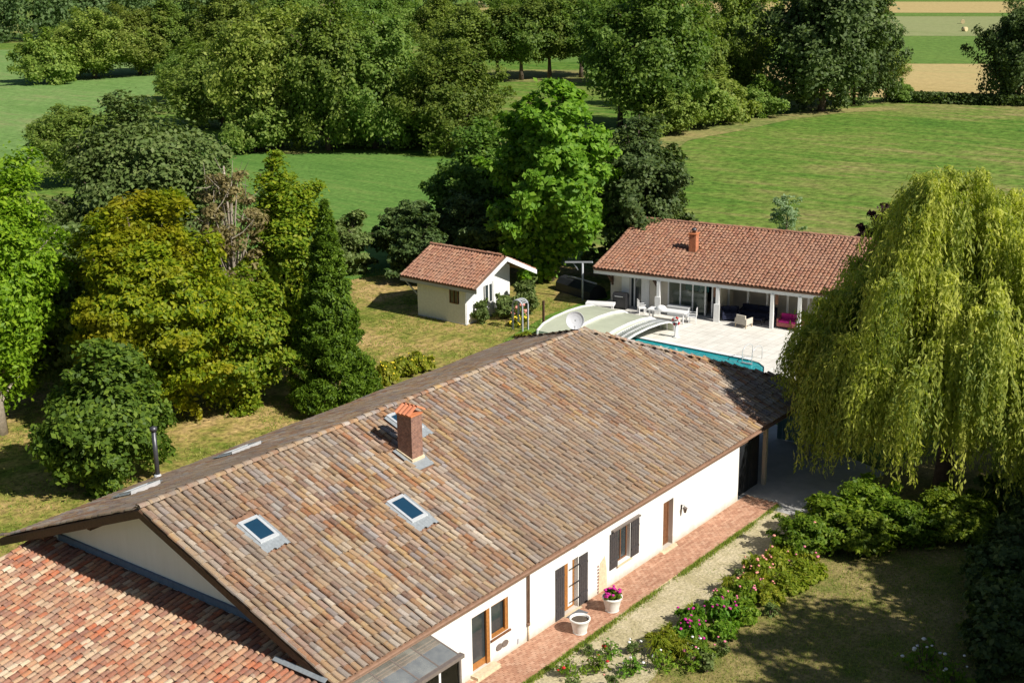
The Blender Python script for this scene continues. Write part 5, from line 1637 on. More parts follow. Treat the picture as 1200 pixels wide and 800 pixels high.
# ---- the weeping willow
rng = np.random.default_rng(5)
WX, WY, WH, WR = 33.7, -6.8, 14.2, 5.7
wil = thing('weeping_willow', 'big weeping willow trailing yellow green fronds beside the far end of the farmhouse', 'tree', (WX, WY, 0))
# bough heads: (x, y, z, radius, fall)
heads = [(0.4, 0.2, 12.2, 2.3, 4.6), (-1.4, 1.2, 11.2, 2.2, 4.8), (1.9, -1.2, 11.2, 2.2, 4.6), (-0.6, -2.0, 10.7, 2.1, 4.6), (1.4, 2.2, 10.6, 2.2, 4.5),
         (-3.1, 0.4, 9.3, 1.9, 4.8), (-2.3, -2.5, 9.0, 1.9, 4.6), (0.3, -3.7, 8.8, 1.9, 4.6), (3.0, -3.0, 8.9, 2.0, 4.6), (3.8, 0.2, 9.0, 2.0, 4.6), (-2.6, 2.9, 8.6, 1.9, 4.6), (0.6, 4.0, 8.4, 1.9, 4.4), (3.2, 3.0, 8.2, 1.9, 4.4),
         (-4.3, -0.9, 7.0, 1.6, 4.4), (-3.5, -3.3, 6.6, 1.6, 4.3), (-1.3, -4.6, 6.6, 1.7, 4.4), (1.5, -5.0, 6.4, 1.7, 4.4), (4.0, -4.2, 6.4, 1.7, 4.4), (5.2, -1.2, 6.6, 1.7, 4.4), (-4.2, 2.4, 6.6, 1.7, 4.2), (-2.4, 4.4, 6.6, 1.7, 3.6), (1.0, 5.2, 6.0, 1.6, 4.0), (4.4, 3.6, 6.2, 1.6, 4.2),
         (-1.0, 0.6, 13.3, 1.1, 2.6), (1.4, 0.8, 13.0, 1.2, 2.6), (-3.2, 4.6, 6.6, 1.1, 3.4), (-2.2, 4.3, 6.4, 1.3, 5.0), (-1.2, 4.9, 6.8, 1.3, 4.8), (-3.4, 3.7, 5.6, 1.1, 4.2), (-2.9, 2.6, 6.0, 1.3, 4.6), (-4.8, 0.8, 5.6, 1.4, 3.4), (-3.0, -4.4, 4.9, 1.3, 3.4), (0.2, -5.6, 4.6, 1.3, 3.4), (3.0, -5.6, 4.6, 1.3, 3.4)]
LP = []; LT = []; TN = []
clumps = []
for hx_, hy_, hz_, hr_, fall in heads:
    hx_ += rng.uniform(-0.4, 0.4); hy_ += rng.uniform(-0.4, 0.4); hz_ += rng.uniform(-0.4, 0.4)+0.035*hz_
    hc = np.array([hx_, hy_, hz_]); clumps.append(hc+np.array([0, 0, hr_*0.3]))
    hout = np.array([hx_, hy_, 0.0]); hn = np.linalg.norm(hout); hout /= hn+0.6
    for c_ in range(int(7+hr_*3)):
        d0 = sphere_dirs(rng, 1, 0.8)[0]; d0[2] = abs(d0[2])
        c = hc+d0*np.array([hr_, hr_, hr_*0.8])*rng.uniform(0.75, 1.08)
        out = d0*np.array([1, 1, 0])+hout*0.9; out /= np.linalg.norm(out)+1e-6
        side = np.array([-out[1], out[0], 0])
        tone = rng.uniform(0, 1)
        ln0 = fall*rng.uniform(0.6, 1.25)
        for k in range(int(rng.integers(14, 30))):
            a = rng.normal(0, 0.42)
            dd = out*math.cos(a)+side*math.sin(a)
            st = c+rng.normal(0, 0.19, 3)*np.array([1, 1, 0.5])
            reach = rng.uniform(0.45, 1.5); ln = max(0.7, min(ln0*rng.uniform(0.5, 1.15), st[2]-0.8))
            m = int(ln*9)+6
            q = np.linspace(0, 1, m)[:, None]
            horiz = dd*reach*(1-np.exp(-3.0*q))
            drop = 0.45*np.sin(np.minimum(q/0.22, 1)*math.pi)*0.8-np.maximum(0, q-0.10)**1.15*ln*1.1
            pts = st+horiz+np.concatenate([np.zeros((m, 2)), drop], axis=1)
            pts[:, :2] += np.sin(q*5+k)*0.06
            tg = np.gradient(pts, axis=0); tg /= np.linalg.norm(tg, axis=1, keepdims=True)+1e-9
            LP.append(pts+rng.normal(0, 0.06, pts.shape)); LT.append(tg); TN.append(np.full(m, tone))
LP = np.concatenate(LP); LT = np.concatenate(LT); TN = np.concatenate(TN)
n = len(LP)
t = LT+rng.normal(0, 0.38, (n, 3)); t /= np.linalg.norm(t, axis=1, keepdims=True)
rad_ = LP-np.array([0, 0, 4.5]); rad_ /= np.linalg.norm(rad_, axis=1, keepdims=True)
bb_ = np.cross(t, rad_+rng.normal(0, 0.5, (n, 3))); bb_ /= np.linalg.norm(bb_, axis=1, keepdims=True)
ls = rng.uniform(0.6, 1.3, (n, 1))*0.15; ws = rng.uniform(0.7, 1.3, (n, 1))*0.040
V = np.empty((n, 4, 3)); V[:, 0] = LP-t*ls; V[:, 1] = LP+bb_*ws; V[:, 2] = LP+t*ls; V[:, 3] = LP-bb_*ws
V = V.reshape(-1, 3); V[:, 2] = np.maximum(V[:, 2], 0.1)

wm = np_mesh('crown', V, 4, M['l_willow'])
at_ = wm.attributes.new('tone', 'FLOAT', 'POINT'); at_.data.foreach_set('value', np.repeat(TN, 4).astype(np.float32))
link('crown', wm, wil)
link('trunk', limb_mesh(rng, 13.0, [(c*np.array([0.9, 0.9, 1]), None) for c in clumps], 0.42, 0.25, (0.3, 0.2), M['bark'], frac=0.8), wil)

# ---- trees farther off: a few kinds, copied and scaled one by one
KIND = {}
KIND['oak'] = [tree_meshes(100+i, 15.0, 6.6, 0.06, 130, 'round', 32000, 0.43, 0.25, M['l_oak'], M['bark'], flat=0.85, spread=0.125, rise=0.7, droop=0.05, irr=0.3) for i in range(2)]
KIND['bare'] = [tree_meshes(110+i, 13.5, 5.4, 0.26, 90, 'round', 26000, 0.41, 0.24, M['l_oak'], M['bark'], flat=0.85, spread=0.125, rise=0.7, droop=0.05, irr=0.28) for i in range(1)]
KIND['hedge'] = [tree_meshes(120+i, 15.0, 6.6, 0.02, 140, 'round', 34000, 0.42, 0.24, M['l_mid'], M['bark'], flat=0.85, spread=0.125, rise=0.7, droop=0.05, irr=0.32) for i in range(2)]
KIND['bush'] = [tree_meshes(130+i, 5.0, 3.4, 0.02, 60, 'round', 13000, 0.32, 0.19, M['l_mid'], M['bark'], flat=0.85, spread=0.125, rise=0.7, droop=0.05, irr=0.3) for i in range(1)]
KIND['dark'] = [tree_meshes(140+i, 15.0, 6.6, 0.03, 130, 'round', 32000, 0.42, 0.25, M['l_dark'], M['bark'], flat=0.85, spread=0.125, rise=0.7, droop=0.05, irr=0.22) for i in range(1)]
REFH = {'oak': (15.0, 6.6), 'bare': (13.5, 5.4), 'hedge': (15.0, 6.6), 'bush': (5.0, 3.4), 'dark': (15.0, 6.6)}
rt = random.Random(9)
def far_tree(kind, v, px, py, H, Rr, label, name='oak_tree', group=None, cat='tree'):
    q = gp(px, py)
    cm_, tm = KIND[kind][v % len(KIND[kind])]
    h0, r0 = REFH[kind]
    return put_tree(name, label, tuple(q), rt.uniform(0, 6.28), cm_, tm, (Rr/r0, Rr/r0*rt.uniform(0.94, 1.06), H/h0), cat, group)

HG = 'trees of the hedgerow across the middle'
far_tree('hedge', 0, 262, 150, 13.0, 7.2, 'hedgerow tree at the left end of the middle row, above the grey green tree', 'field_maple', HG)
far_tree('hedge', 1, 330, 172, 18.5, 7.4, 'tallest hedgerow tree of the middle row, left of its centre', 'field_maple', HG)
far_tree('oak', 0, 385, 176, 17.8, 6.6, 'hedgerow tree at the centre of the middle row above a deep shadow', 'oak_tree', HG)
far_tree('hedge', 2, 440, 174, 17.4, 7.0, 'paler hedgerow tree overhanging the lush field', 'field_maple', HG)
far_tree('oak', 1, 535, 178, 12.6, 6.4, 'dark spreading oak at the right end of the middle row', 'oak_tree', HG)
far_tree('bush', 0, 300, 178, 6.5, 4.6, 'hedgerow bush at the edge of the lush field', 'hedge_shrub', HG, 'shrub')
far_tree('bush', 1, 410, 170, 6.0, 4.2, 'dark bush in the shade under the middle hedgerow', 'hedge_shrub', HG, 'shrub')
far_tree('bush', 0, 480, 168, 5.6, 4.4, 'bush in the shade under the paler hedgerow tree', 'hedge_shrub', HG, 'shrub')
far_tree('hedge', 1, 225, 120, 9.0, 5.5, 'rounded tree at the tip of the pale field', 'field_maple', HG)
far_tree('hedge', 1, 100, 215, 9.0, 5.4, 'lone rounded tree on the pale field just left of the grey green tree', 'field_maple')
LG = 'copse at the far left field'
far_tree('bush', 1, 62, 98, 8.6, 5.6, 'low rounded tree at the left end of the copse on the pale field', 'field_maple', LG)
far_tree('hedge', 0, 112, 92, 13.6, 8.2, 'broad tree in the middle of the copse on the pale field', 'field_maple', LG)
far_tree('hedge', 2, 165, 88, 14.2, 8.0, 'tallest tree of the copse on the pale field', 'field_maple', LG)
far_tree('oak', 2, 205, 86, 13.4, 7.0, 'tree at the right end of the copse on the pale field', 'oak_tree', LG)
far_tree('oak', 0, 275, 88, 16.2, 8.4, 'tall tree behind the hedgerow, right of the copse', 'oak_tree')
far_tree('hedge', 1, 345, 78, 17.5, 9.0, 'tall pale tree rising behind the middle hedgerow at the top', 'field_maple')
far_tree('oak', 1, 420, 82, 16.6, 8.0, 'rounded dark tree behind the tallest hedgerow tree', 'oak_tree')
RG = 'row of oaks with bare trunks'
far_tree('bare', 0, 540, 94, 13.4, 6.6, 'oak at the left end of the row with bare trunks', 'oak_tree', RG)
far_tree('bare', 1, 582, 93, 14.0, 6.6, 'second oak from the left in the row with bare trunks', 'oak_tree', RG)
far_tree('bare', 0, 612, 94, 14.8, 6.8, 'middle oak of the row with bare trunks', 'oak_tree', RG)
far_tree('bare', 1, 643, 92, 15.0, 6.8, 'fourth oak from the left in the row with bare trunks', 'oak_tree', RG)
far_tree('bare', 0, 680, 91, 15.4, 7.0, 'oak at the right end of the row with bare trunks', 'oak_tree', RG)
far_tree('oak', 2, 520, 78, 14.0, 6.4, 'oak at the right side of the gap with the hay bales', 'oak_tree')
far_tree('hedge', 0, 462, 70, 14.5, 6.6, 'pale tree at the left side of the gap with the hay bales', 'field_maple')
far_tree('oak', 1, 600, 60, 15.0, 8.0, 'far oak behind the left half of the row with bare trunks', 'oak_tree')
far_tree('oak', 0, 690, 58, 15.0, 8.0, 'far oak behind the right half of the row with bare trunks', 'oak_tree')
far_tree('oak', 2, 745, 100, 15.5, 7.4, 'oak filling the belt behind the oak with two dark trunks', 'oak_tree')
far_tree('bare', 1, 728, 148, 18.0, 6.4, 'oak with two dark trunks left of the dense meadow oak', 'oak_tree')
far_tree('oak', 2, 772, 152, 19.2, 8.0, 'large leafy oak left of the gap to the dense meadow oak', 'oak_tree')
far_tree('oak', 0, 815, 128, 15.5, 6.0, 'oak behind the bushes at the meadow corner', 'oak_tree')
far_tree('oak', 1, 866, 116, 19.0, 6.6, 'tall oak closing the gap left of the dense meadow oak', 'oak_tree')
far_tree('dark', 0, 962, 130, 22.5, 9.6, 'dense dark oak standing alone at the head of the meadow', 'oak_tree')
far_tree('dark', 1, 1000, 122, 17.0, 7.0, 'dark oak joined to the right side of the dense meadow oak', 'oak_tree')
far_tree('dark', 0, 1192, 120, 16.5, 7.0, 'dark oak at the right edge of the meadow beyond the willow', 'oak_tree')
far_tree('hedge', 2, 1032, 104, 8.2, 4.0, 'small yellow green tree peeping out right of the dense meadow oak', 'field_maple')
BG = 'bushes at the corner of the meadow'
far_tree('bush', 0, 812, 150, 6.4, 4.6, 'tall bush at the left of the meadow corner bushes', 'hedge_shrub', BG, 'shrub')
far_tree('bush', 1, 850, 143, 6.6, 4.6, 'middle bush of the meadow corner bushes', 'hedge_shrub', BG, 'shrub')
far_tree('bush', 0, 885, 136, 5.0, 4.0, 'small bush at the right of the meadow corner bushes', 'hedge_shrub', BG, 'shrub')
far_tree('bush', 1, 780, 158, 5.2, 4.0, 'dark bush below the large leafy oak', 'hedge_shrub', BG, 'shrub')
far_tree('bush', 0, 1058, 119, 3.0, 2.6, 'low bush in the shadowed hedge line right of the dense meadow oak', 'hedge_shrub', None, 'shrub')
# the low clipped hedge at the foot of the straw field
rng = np.random.default_rng(31)
hp0, hp1 = gp(1040, 119), gp(1300, 127)
b0 = np.array(hp0)[:3]; b1 = np.array(hp1)[:3]
tt = rng.uniform(0, 1, 9000)[:, None]
Pp = b0+(b1-b0)*tt+np.stack([rng.normal(0, 0.6, 9000), rng.normal(0, 0.6, 9000), rng.uniform(0.1, 1.5, 9000)], 1)
hd = thing('hedge', 'long low dark hedge at the foot of the straw field', 'hedge', tuple(hp0))
Vh = leaves_at(rng, Pp, sphere_dirs(rng, 9000, 0.5), 0.5, 0.32)-b0
link('foliage', np_mesh('foliage', Vh, 4, M['l_dark']), hd)
# unseen trees to the right whose shade falls on the lawn
OFG = 'garden trees right of the picture whose shade falls on the lawn'
for i, (x, y, H, r_) in enumerate(((24.6, -23.6, 14.0, 6.4), (31.5, -24.2, 14.0, 6.2), (39.0, -24.0, 14.0, 6.0), (17.2, -23.4, 14.0, 5.4), (10.6, -23.4, 14.2, 4.0))):
    cm_, tm = KIND['oak'][i % 2]
    put_tree('oak_tree', 'leafy garden tree standing right of the lawn, its shade on the grass', (x, y, 0), i*1.3, cm_, tm, (r_/6.6, r_/6.6, H/15.0), 'tree', OFG)
# far woods, one mass
rng = np.random.default_rng(55)
PF = []; NF = []
line = [(-200, 58), (0, 54), (60, 47), (160, 34), (260, 26), (380, 22), (470, 20), (540, 12), (700, 8), (860, 5), (1040, 0.5), (1500, 0)]
for i in range(len(line)-1):
    p, q = np.array(gp(*line[i])), np.array(gp(*line[i+1]))
    m = int(np.linalg.norm(q-p)/6)+2
    for k in range(m):
        for row in range(2):
            c = p+(q-p)*((k+rng.uniform())/m)+np.array([rng.uniform(0, 14)+row*14, rng.uniform(0, 14)+row*10, 0])
            h = rng.uniform(10, 15)+row*2; r_ = rng.uniform(4.0, 6.0)
            d = sphere_dirs(rng, 640, 0.3)
            sub = sphere_dirs(rng, 9, 0.3)[rng.integers(0, 9, 640)]
            P = c+np.array([0, 0, h*0.52])+(sub*0.72+d*0.36+rng.normal(0, 0.1, d.shape))*np.array([r_, r_, h*0.48])
            PF.append(P); NF.append(d*0.6+sub*0.6+np.array([0, 0, 0.3])+rng.normal(0, 0.4, d.shape))
PF = np.concatenate(PF); NF = np.concatenate(NF); NF /= np.linalg.norm(NF, axis=1, keepdims=True)
PF[:, 2] = np.maximum(PF[:, 2], 0.3)

fw = link('far_woods', np_mesh('far_woods', leaves_at(rng, PF, NF, 0.95, 0.65), 4, M['l_far']))
fw['kind'] = 'stuff'

# ---- shrubs and flowers
def shrub_mesh(seed, H, Rr, n, ll, lw, mat, nl=16):
    rng = np.random.default_rng(seed)
    P, N, E = spray_crown(rng, H, Rr, 0.02, 'round', nl*4, n, flat=0.6, rise=0.9, spread=0.13, irr=0.34, inner=0.12, droop=0.2, s0=0.3)
    V = leaves_at(rng, P, N, ll, lw, 0.2); V[:, 2] = np.maximum(V[:, 2], 0.02)
    up = E[E[:, 2] > 0.35*H]
    return np_mesh('foliage', V, 4, mat), [(e, np.array([0.12*Rr]*3)) for e in up]

def blossom_mesh(seed, lobes, n, size, mat):
    rng = np.random.default_rng(seed); b = MB()
    for i in range(n):
        c, rr = lobes[int(rng.integers(len(lobes)))]
        d = sphere_dirs(rng, 1, 0.8)[0]
        p = Vector(c+d*rr*1.12); s = size*rng.uniform(0.6, 1.3)
        b.lathe([(0.02*s, -0.3*s), (0.4*s, -0.1*s), (0.5*s, 0.15*s), (0.25*s, 0.35*s)], p, 6, cap=True)
    me = bpy.data.meshes.new('blossoms'); me.from_pydata(b.v, [], b.f); me.polygons.foreach_set('use_smooth', b.sm); me.update(); me.materials.append(mat)
    return me

def stem_mesh(seed, H, Rr, n=7):
    rg = random.Random(seed); b = MB()
    for i in range(n):
        a = rg.uniform(0, 6.28); r_ = rg.uniform(0.1, 0.7)*Rr
        b.tube([(0.1*r_*math.cos(a), 0.1*r_*math.sin(a), -0.05), (0.6*r_*math.cos(a), 0.6*r_*math.sin(a), H*0.4), (r_*math.cos(a), r_*math.sin(a), H*0.8)], [0.03, 0.02, 0.008], 4, cap=False)
    me = bpy.data.meshes.new('stem'); me.from_pydata(b.v, [], b.f); me.update(); me.materials.append(M['bark'])
    return me

BASE = {}
for nm, (H, r_, n_, ll, lw, mt) in dict(big=(2.4, 1.75, 13000, 0.23, 0.12, 'l_leafy'), bed=(1.0, 0.85, 4500, 0.20, 0.10, 'l_shrub'), box=(0.9, 0.8, 4500, 0.20, 0.09, 'l_box'), rose=(0.85, 0.55, 330, 0.12, 0.06, 'l_shrub'), tall=(1.6, 0.8, 3500, 0.26, 0.10, 'l_grey')).items():
    fm, lb_ = shrub_mesh(200+len(BASE), H, r_, n_, ll, lw, M[mt], 20 if nm == 'big' else 12)
    BASE[nm] = (fm, lb_, stem_mesh(len(BASE), H, r_), H, r_)

def shrub(kind, name, label, x, y, s=(1, 1, 1), fl=None, nfl=0, fs=0.14, group=None, cat='shrub', z=0.0):
    fm, lb_, sm_, H, r_ = BASE[kind]
    t = thing(name, label, cat, (x, y, z), rt.uniform(0, 6.28), group)
    t.scale = s
    link('foliage', fm, t); link('stem', sm_, t)
    if fl:
        o = link('blossoms', blossom_mesh(int(x*31+y*17) % 9999+5, lb_, nfl, fs, M[fl]), t)
        o['kind'] = 'stuff'
    return t
FB = 'flower bed shrubs along the gravel path'
bed = [
 ('box', 12.9, -4.5, (0.95, 0.95, 1.0), None, 0, 'yellow green shrub at the near tip of the flower bed'),
 ('bed', 13.9, -4.8, (0.95, 0.95, 1.15), 'petal_mag', 30, 'shrub with magenta flowers at the near end of the flower bed'),
 ('bed', 13.2, -5.5, (0.8, 0.8, 0.8), 'petal_white', 8, 'shrub with a few white flowers at the lawn side of the bed tip'),
 ('bed', 14.9, -4.5, (0.8, 0.8, 1.0), 'petal_mag', 14, 'small shrub with magenta flowers on the gravel side of the bed'),
 ('bed', 14.8, -5.7, (0.9, 0.9, 0.8), None, 0, 'plain green shrub behind the magenta flowers'),
 ('bed', 15.9, -4.9, (0.95, 0.95, 1.1), 'petal_mag', 18, 'shrub with deep pink flowers second along the path side of the bed'),
 ('bed', 16.8, -4.6, (0.8, 0.8, 1.0), 'petal_pink', 14, 'narrow shrub with pink flowers half way along the path side'),
 ('bed', 16.6, -5.6, (1.0, 1.0, 0.85), None, 0, 'shaded green shrub half way along the lawn side of the bed'),
 ('bed', 17.8, -4.9, (1.0, 1.0, 1.05), 'petal_pink', 16, 'shrub with pink flowers half way along the flower bed'),
 ('box', 18.7, -4.7, (0.9, 0.9, 1.0), 'petal_salmon', 22, 'yellow green shrub with salmon flowers in the bed'),
 ('box', 18.6, -5.6, (0.9, 0.9, 0.8), None, 0, 'low yellow green shrub on the lawn side near the salmon flowers'),
 ('box', 19.8, -4.7, (1.0, 1.0, 1.1), 'petal_salmon', 26, 'broad yellow green shrub with many salmon flowers'),
 ('box', 19.9, -5.7, (1.0, 1.0, 0.8), None, 0, 'bright yellow green shrub spilling onto the lawn'),
 ('box', 21.0, -4.7, (1.0, 1.0, 1.2), 'petal_salmon', 12, 'yellow green shrub with scattered salmon flowers near the tall shrubs'),
 ('box', 21.2, -5.8, (1.1, 1.1, 0.9), None, 0, 'yellow green shrub at the far lawn edge of the bed'),
 ('box', 22.2, -4.9, (1.05, 1.05, 1.2), 'petal_pink', 10, 'yellow green shrub with pink flowers beside the tall shrubs'),
]
for k, x, y, s, f, nf, lab in bed:
    shrub(k, 'flower_shrub', lab, x, y, s, f, nf, 0.12, FB)
BGS = 'tall leafy shrubs below the willow'
for x, y, s, f, nf, lab in ((23.0, -5.0, (0.8, 0.8, 0.75), 'petal_salmon', 6, 'leafy shrub with a few salmon flowers at the start of the tall shrubs'),
                     (24.9, -5.3, (0.95, 0.95, 0.85), None, 0, 'leafy bright green shrub under the left fronds of the willow'),
                     (24.6, -6.9, (0.9, 0.9, 0.8), None, 0, 'leafy shrub overhanging the dry lawn'),
                     (26.7, -6.0, (1.0, 1.0, 1.0), None, 0, 'tallest leafy shrub in the middle of the group below the willow'),
                     (26.4, -7.8, (0.95, 0.95, 0.85), None, 0, 'leafy shrub at the right end of the group over the lawn'),
                     (28.4, -8.9, (0.9, 0.9, 0.9), None, 0, 'leafy shrub in half shade below the right of the willow'),
                     (28.9, -10.0, (0.85, 0.85, 0.8), None, 0, 'rightmost sunlit shrub below the willow')):
    shrub('big', 'leafy_shrub', lab, x, y, s, f, nf, 0.2, BGS)
WR_ = 'rose bushes around the lawn'
for x, y, s, f, nf, lab in ((9.2, -2.6, (1, 1, 1), 'petal_red', 4, 'thin rose bush with red blooms on the pale gravel nearest the path'),
                     (10.0, -3.3, (1.1, 1.1, 1), 'petal_red', 5, 'thin rose bush with red blooms right of the path rose'),
                     (11.2, -3.1, (0.9, 0.9, 0.9), 'petal_red', 3, 'small red rose bush near the tip of the flower bed'),
                     (10.6, -4.4, (1.1, 1.1, 1), 'petal_white', 5, 'thin rose bush with pale blooms at the bottom of the picture'),
                     (11.6, -5.0, (1.0, 1.0, 1), 'petal_white', 5, 'rose bush with white blooms at the shaded gravel edge'),
                     (12.3, -5.9, (1.0, 1.0, 1), 'petal_pink', 5, 'rose bush with pink blooms by the shaded lawn'),
                     (17.0, -12.6, (1.6, 1.6, 1.5), 'petal_white', 9, 'larger rose bush with white blooms in deep shade'),
                     (16.6, -13.6, (1.4, 1.4, 1.4), 'petal_white', 5, 'rose bush with white blooms at the lower right in deep shade')):
    shrub('rose', 'rose_bush', lab, x, y, s, f, (nf+1)//2 if y > -8 else nf, 0.14/s[0], WR_)
# flowers in the pot
b = MB(); fm, lb_ = shrub_mesh(300, 0.42, 0.34, 500, 0.13, 0.08, M['l_shrub'], 8)
o = link('foliage', fm, P2, Matrix.Translation((0, 0, 0.5)))
o = link('blossoms', blossom_mesh(3, lb_, 34, 0.13, M['petal_mag']), P2, Matrix.Translation((0, 0, 0.52)))
o['kind'] = 'stuff'
# plants by the shed
SG = 'plants in front of the shed gable'
shrub('tall', 'climbing_rose', 'pale climbing plant at the near corner of the shed', 42.6, 28.1, (0.7, 0.7, 1.15), 'petal_white', 8, 0.14, SG, 'plant')
shrub('tall', 'leafy_shrub', 'grey green bush below the shed door', 44.4, 27.6, (1.2, 1.2, 1.2), None, 0, 0.1, SG)
shrub('tall', 'leafy_shrub', 'tall loose bush at the right of the shed gable', 46.2, 27.1, (1.3, 1.3, 1.7), None, 0, 0.1, SG)
shrub('rose', 'flower_plant', 'salmon flowering plant before the shed', 44.4, 26.3, (1.2, 1.2, 1.3), 'petal_salmon', 18, 0.2, SG, 'plant')
shrub('box', 'flower_plant', 'bright yellow flowering clump between shed and garden arch', 43.6, 25.9, (0.75, 0.75, 0.8), 'petal_yellow', 60, 0.2, SG, 'plant')
shrub('box', 'leafy_shrub', 'low green clump behind the garden arch', 41.5, 23.6, (0.8, 0.8, 0.6), None, 0, 0.1, SG)
# yellow flowers behind the ridge
LG2 = 'lily clumps behind the farmhouse roof'
for (x, y), lab in ((tuple(gp(452, 447))[:2], 'clump of pale yellow flowers touching the conifer'), (tuple(gp(470, 441))[:2], 'clump of pale yellow flowers in the middle of the lily group'), (tuple(gp(488, 434))[:2], 'smallest clump of pale yellow flowers farthest from the conifer')):
    shrub('box', 'lily_clump', lab, x, y, (1.1, 1.1, 1.5), 'petal_yellow', 14, 0.09, LG2, 'plant')
# dark shrubs in the shade at the right
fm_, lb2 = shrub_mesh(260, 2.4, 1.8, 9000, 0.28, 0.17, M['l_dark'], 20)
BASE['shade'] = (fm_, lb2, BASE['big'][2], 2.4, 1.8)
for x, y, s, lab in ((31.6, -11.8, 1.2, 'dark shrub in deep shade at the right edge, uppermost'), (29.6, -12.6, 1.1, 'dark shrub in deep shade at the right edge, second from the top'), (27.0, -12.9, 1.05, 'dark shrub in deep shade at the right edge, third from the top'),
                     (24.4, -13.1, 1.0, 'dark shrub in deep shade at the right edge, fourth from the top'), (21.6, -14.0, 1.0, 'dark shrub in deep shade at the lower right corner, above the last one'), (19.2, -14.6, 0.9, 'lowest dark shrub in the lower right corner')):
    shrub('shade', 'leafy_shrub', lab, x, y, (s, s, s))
# strap leaved clumps at the tip of the bed
rng = np.random.default_rng(64)
def strap_mesh(n=150, H=0.75):
    V = []
    for i in range(n):
        a = rng.uniform(0, 6.28); r_ = rng.uniform(0.2, 0.75); h = H*rng.uniform(0.55, 1.1)
        d = np.array([math.cos(a), math.sin(a), 0]); s_ = np.array([-math.sin(a), math.cos(a), 0])*0.022
        p0 = d*0.06; p1 = d*r_*0.45+np.array([0, 0, h*0.85]); p2 = d*r_+np.array([0, 0, h*rng.uniform(0.5, 0.95)])
        V += [p0-s_, p0+s_, p1+s_, p1-s_, p1-s_, p1+s_, p2+s_*0.2, p2-s_*0.2]
    return np_mesh('blades', np.array(V), 4, M['l_box'])
sm0 = strap_mesh()
SGP = 'strap leaved clumps in the flower bed'
for x, y, k, lab in ((12.4, -4.4, 1.1, 'yellow strap leaved clump at the very tip of the flower bed'), (12.7, -5.2, 1.0, 'yellow strap leaved clump at the lawn side of the bed tip'), (13.5, -4.2, 0.9, 'strap leaved clump on the gravel side beside the magenta flowers'),
                     (15.4, -4.1, 0.9, 'strap leaved clump between the small and the deep pink flowered shrubs'), (18.1, -4.1, 1.0, 'strap leaved clump in the middle of the gravel side of the bed'), (20.5, -4.0, 1.0, 'strap leaved clump before the broad salmon flowered shrub')):
    t = thing('strap_leaf_plant', lab, 'plant', (x, y, 0), rt.uniform(0, 6), SGP); t.scale = (k, k, k)
    link('blades', sm0, t)
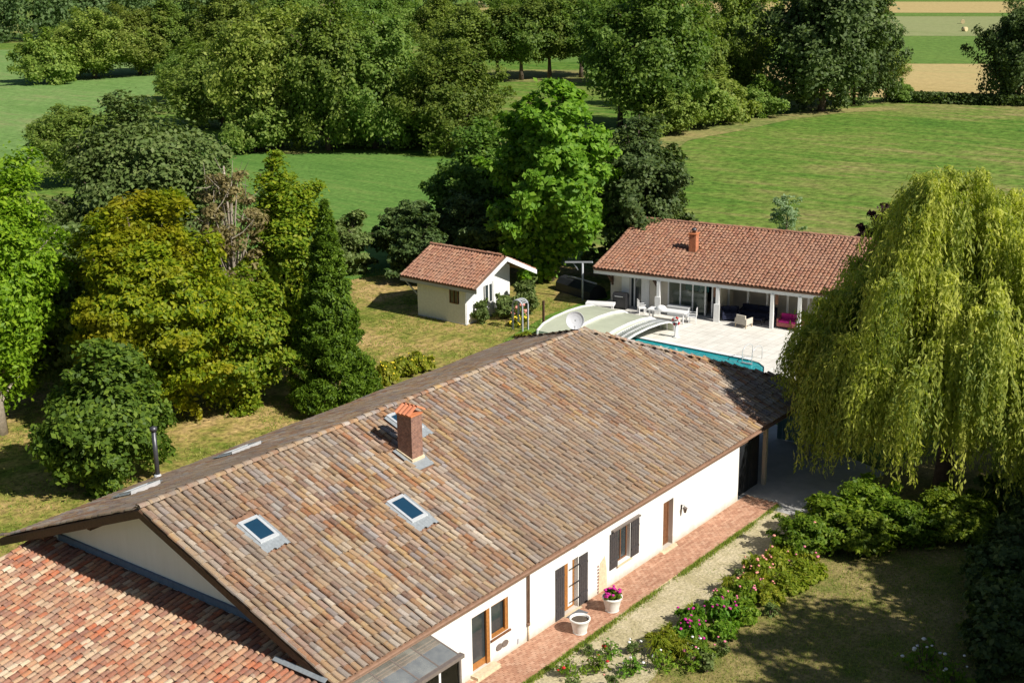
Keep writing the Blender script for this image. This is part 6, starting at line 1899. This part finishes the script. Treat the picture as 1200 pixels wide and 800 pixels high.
# straggling plants around the bed and the gravel
fm_, lb2 = shrub_mesh(270, 0.7, 0.45, 420, 0.13, 0.06, M['l_grey'], 7)
BASE['wild'] = (fm_, lb2, stem_mesh(77, 0.7, 0.45, 5), 0.7, 0.45)
WGP = 'straggling plants on the gravel and round the bed'
for x, y, k, f, nf, lab in ((8.3, -3.4, 1.0, None, 0, 'straggling plant on the gravel at the bottom edge of the picture'), (9.4, -4.4, 0.9, 'petal_salmon', 4, 'straggling plant with salmon specks between two rose bushes'), (10.9, -2.4, 0.7, None, 0, 'low straggling plant alone on the sunny gravel'),
                         (11.9, -3.6, 0.8, 'petal_white', 4, 'straggling plant with white specks before the bed tip'), (12.4, -6.4, 1.1, None, 0, 'straggling plant at the shaded corner of the lawn'), (13.8, -6.3, 0.9, 'petal_pink', 4, 'straggling plant with pink specks on the lawn side'),
                         (17.4, -6.3, 0.9, None, 0, 'straggling plant leaning onto the dry lawn'), (19.3, -3.9, 0.8, 'petal_salmon', 5, 'straggling plant with salmon specks on the gravel side'), (22.9, -3.9, 1.0, None, 0, 'straggling plant at the far end of the gravel')):
    shrub('wild', 'wild_plant', lab, x, y, (k, k, k), f, nf, 0.13, WGP, 'plant')

# grass tufts: along the path, on the gravel and the lawns (nobody could count them)
rng = np.random.default_rng(91)
def tufts(n, fx, hmin, hmax, wd):
    P = fx(n); n = len(P)
    a = rng.uniform(0, 6.28, n); h = rng.uniform(hmin, hmax, n); ln = rng.uniform(0.1, 0.6, n)*h
    d = np.stack([np.cos(a), np.sin(a), np.zeros(n)], 1); sd_ = np.stack([-np.sin(a), np.cos(a), np.zeros(n)], 1)*wd
    top = P+d*ln[:, None]+np.array([0, 0, 1])*h[:, None]
    V = np.stack([P-sd_, P+sd_, top], 1).reshape(-1, 3)
    return V
def f_edge(n):
    x = rng.uniform(-3, 27, n); y = -1.70-np.abs(rng.normal(0, 0.12, n))
    keep = (np.sin(x*1.7)+np.sin(x*0.6+1)+rng.normal(0, .8, n)) > -0.6
    return np.stack([x, y, np.full(n, 0.0)], 1)[keep]
def f_gravel(n):
    x = rng.uniform(4, 28, n); y = rng.uniform(-5.2, -1.8, n)
    keep = (np.sin(x*2.1+y*3)+np.sin(x*0.7-y*2.2+1)+rng.normal(0, .7, n)) > 0.9
    return np.stack([x, y, np.zeros(n)], 1)[keep]
def f_lawn(n):
    x = rng.uniform(8, 30, n); y = rng.uniform(-16, -5.0, n)
    return np.stack([x, y, np.zeros(n)], 1)
V = np.concatenate([tufts(14000, f_edge, 0.05, 0.16, 0.02), tufts(5000, f_gravel, 0.02, 0.08, 0.015), tufts(30000, f_lawn, 0.03, 0.10, 0.02)])
go = link('grass', np_mesh('grass', V, 3, M['grassblade'])); go['kind'] = 'stuff'
def f_back(n):
    x = rng.uniform(-8, 50, n); y = rng.uniform(17.5, 46, n)
    keep = (np.sin(x*0.9+y*0.5)+np.sin(x*0.35-y*0.8+1)+rng.normal(0, .8, n)) > 0.0
    return np.stack([x, y, np.zeros(n)], 1)[keep]
V = tufts(60000, f_back, 0.04, 0.14, 0.035)
go = link('grass', np_mesh('grass', V, 3, M['grassblade'])); go['kind'] = 'stuff'
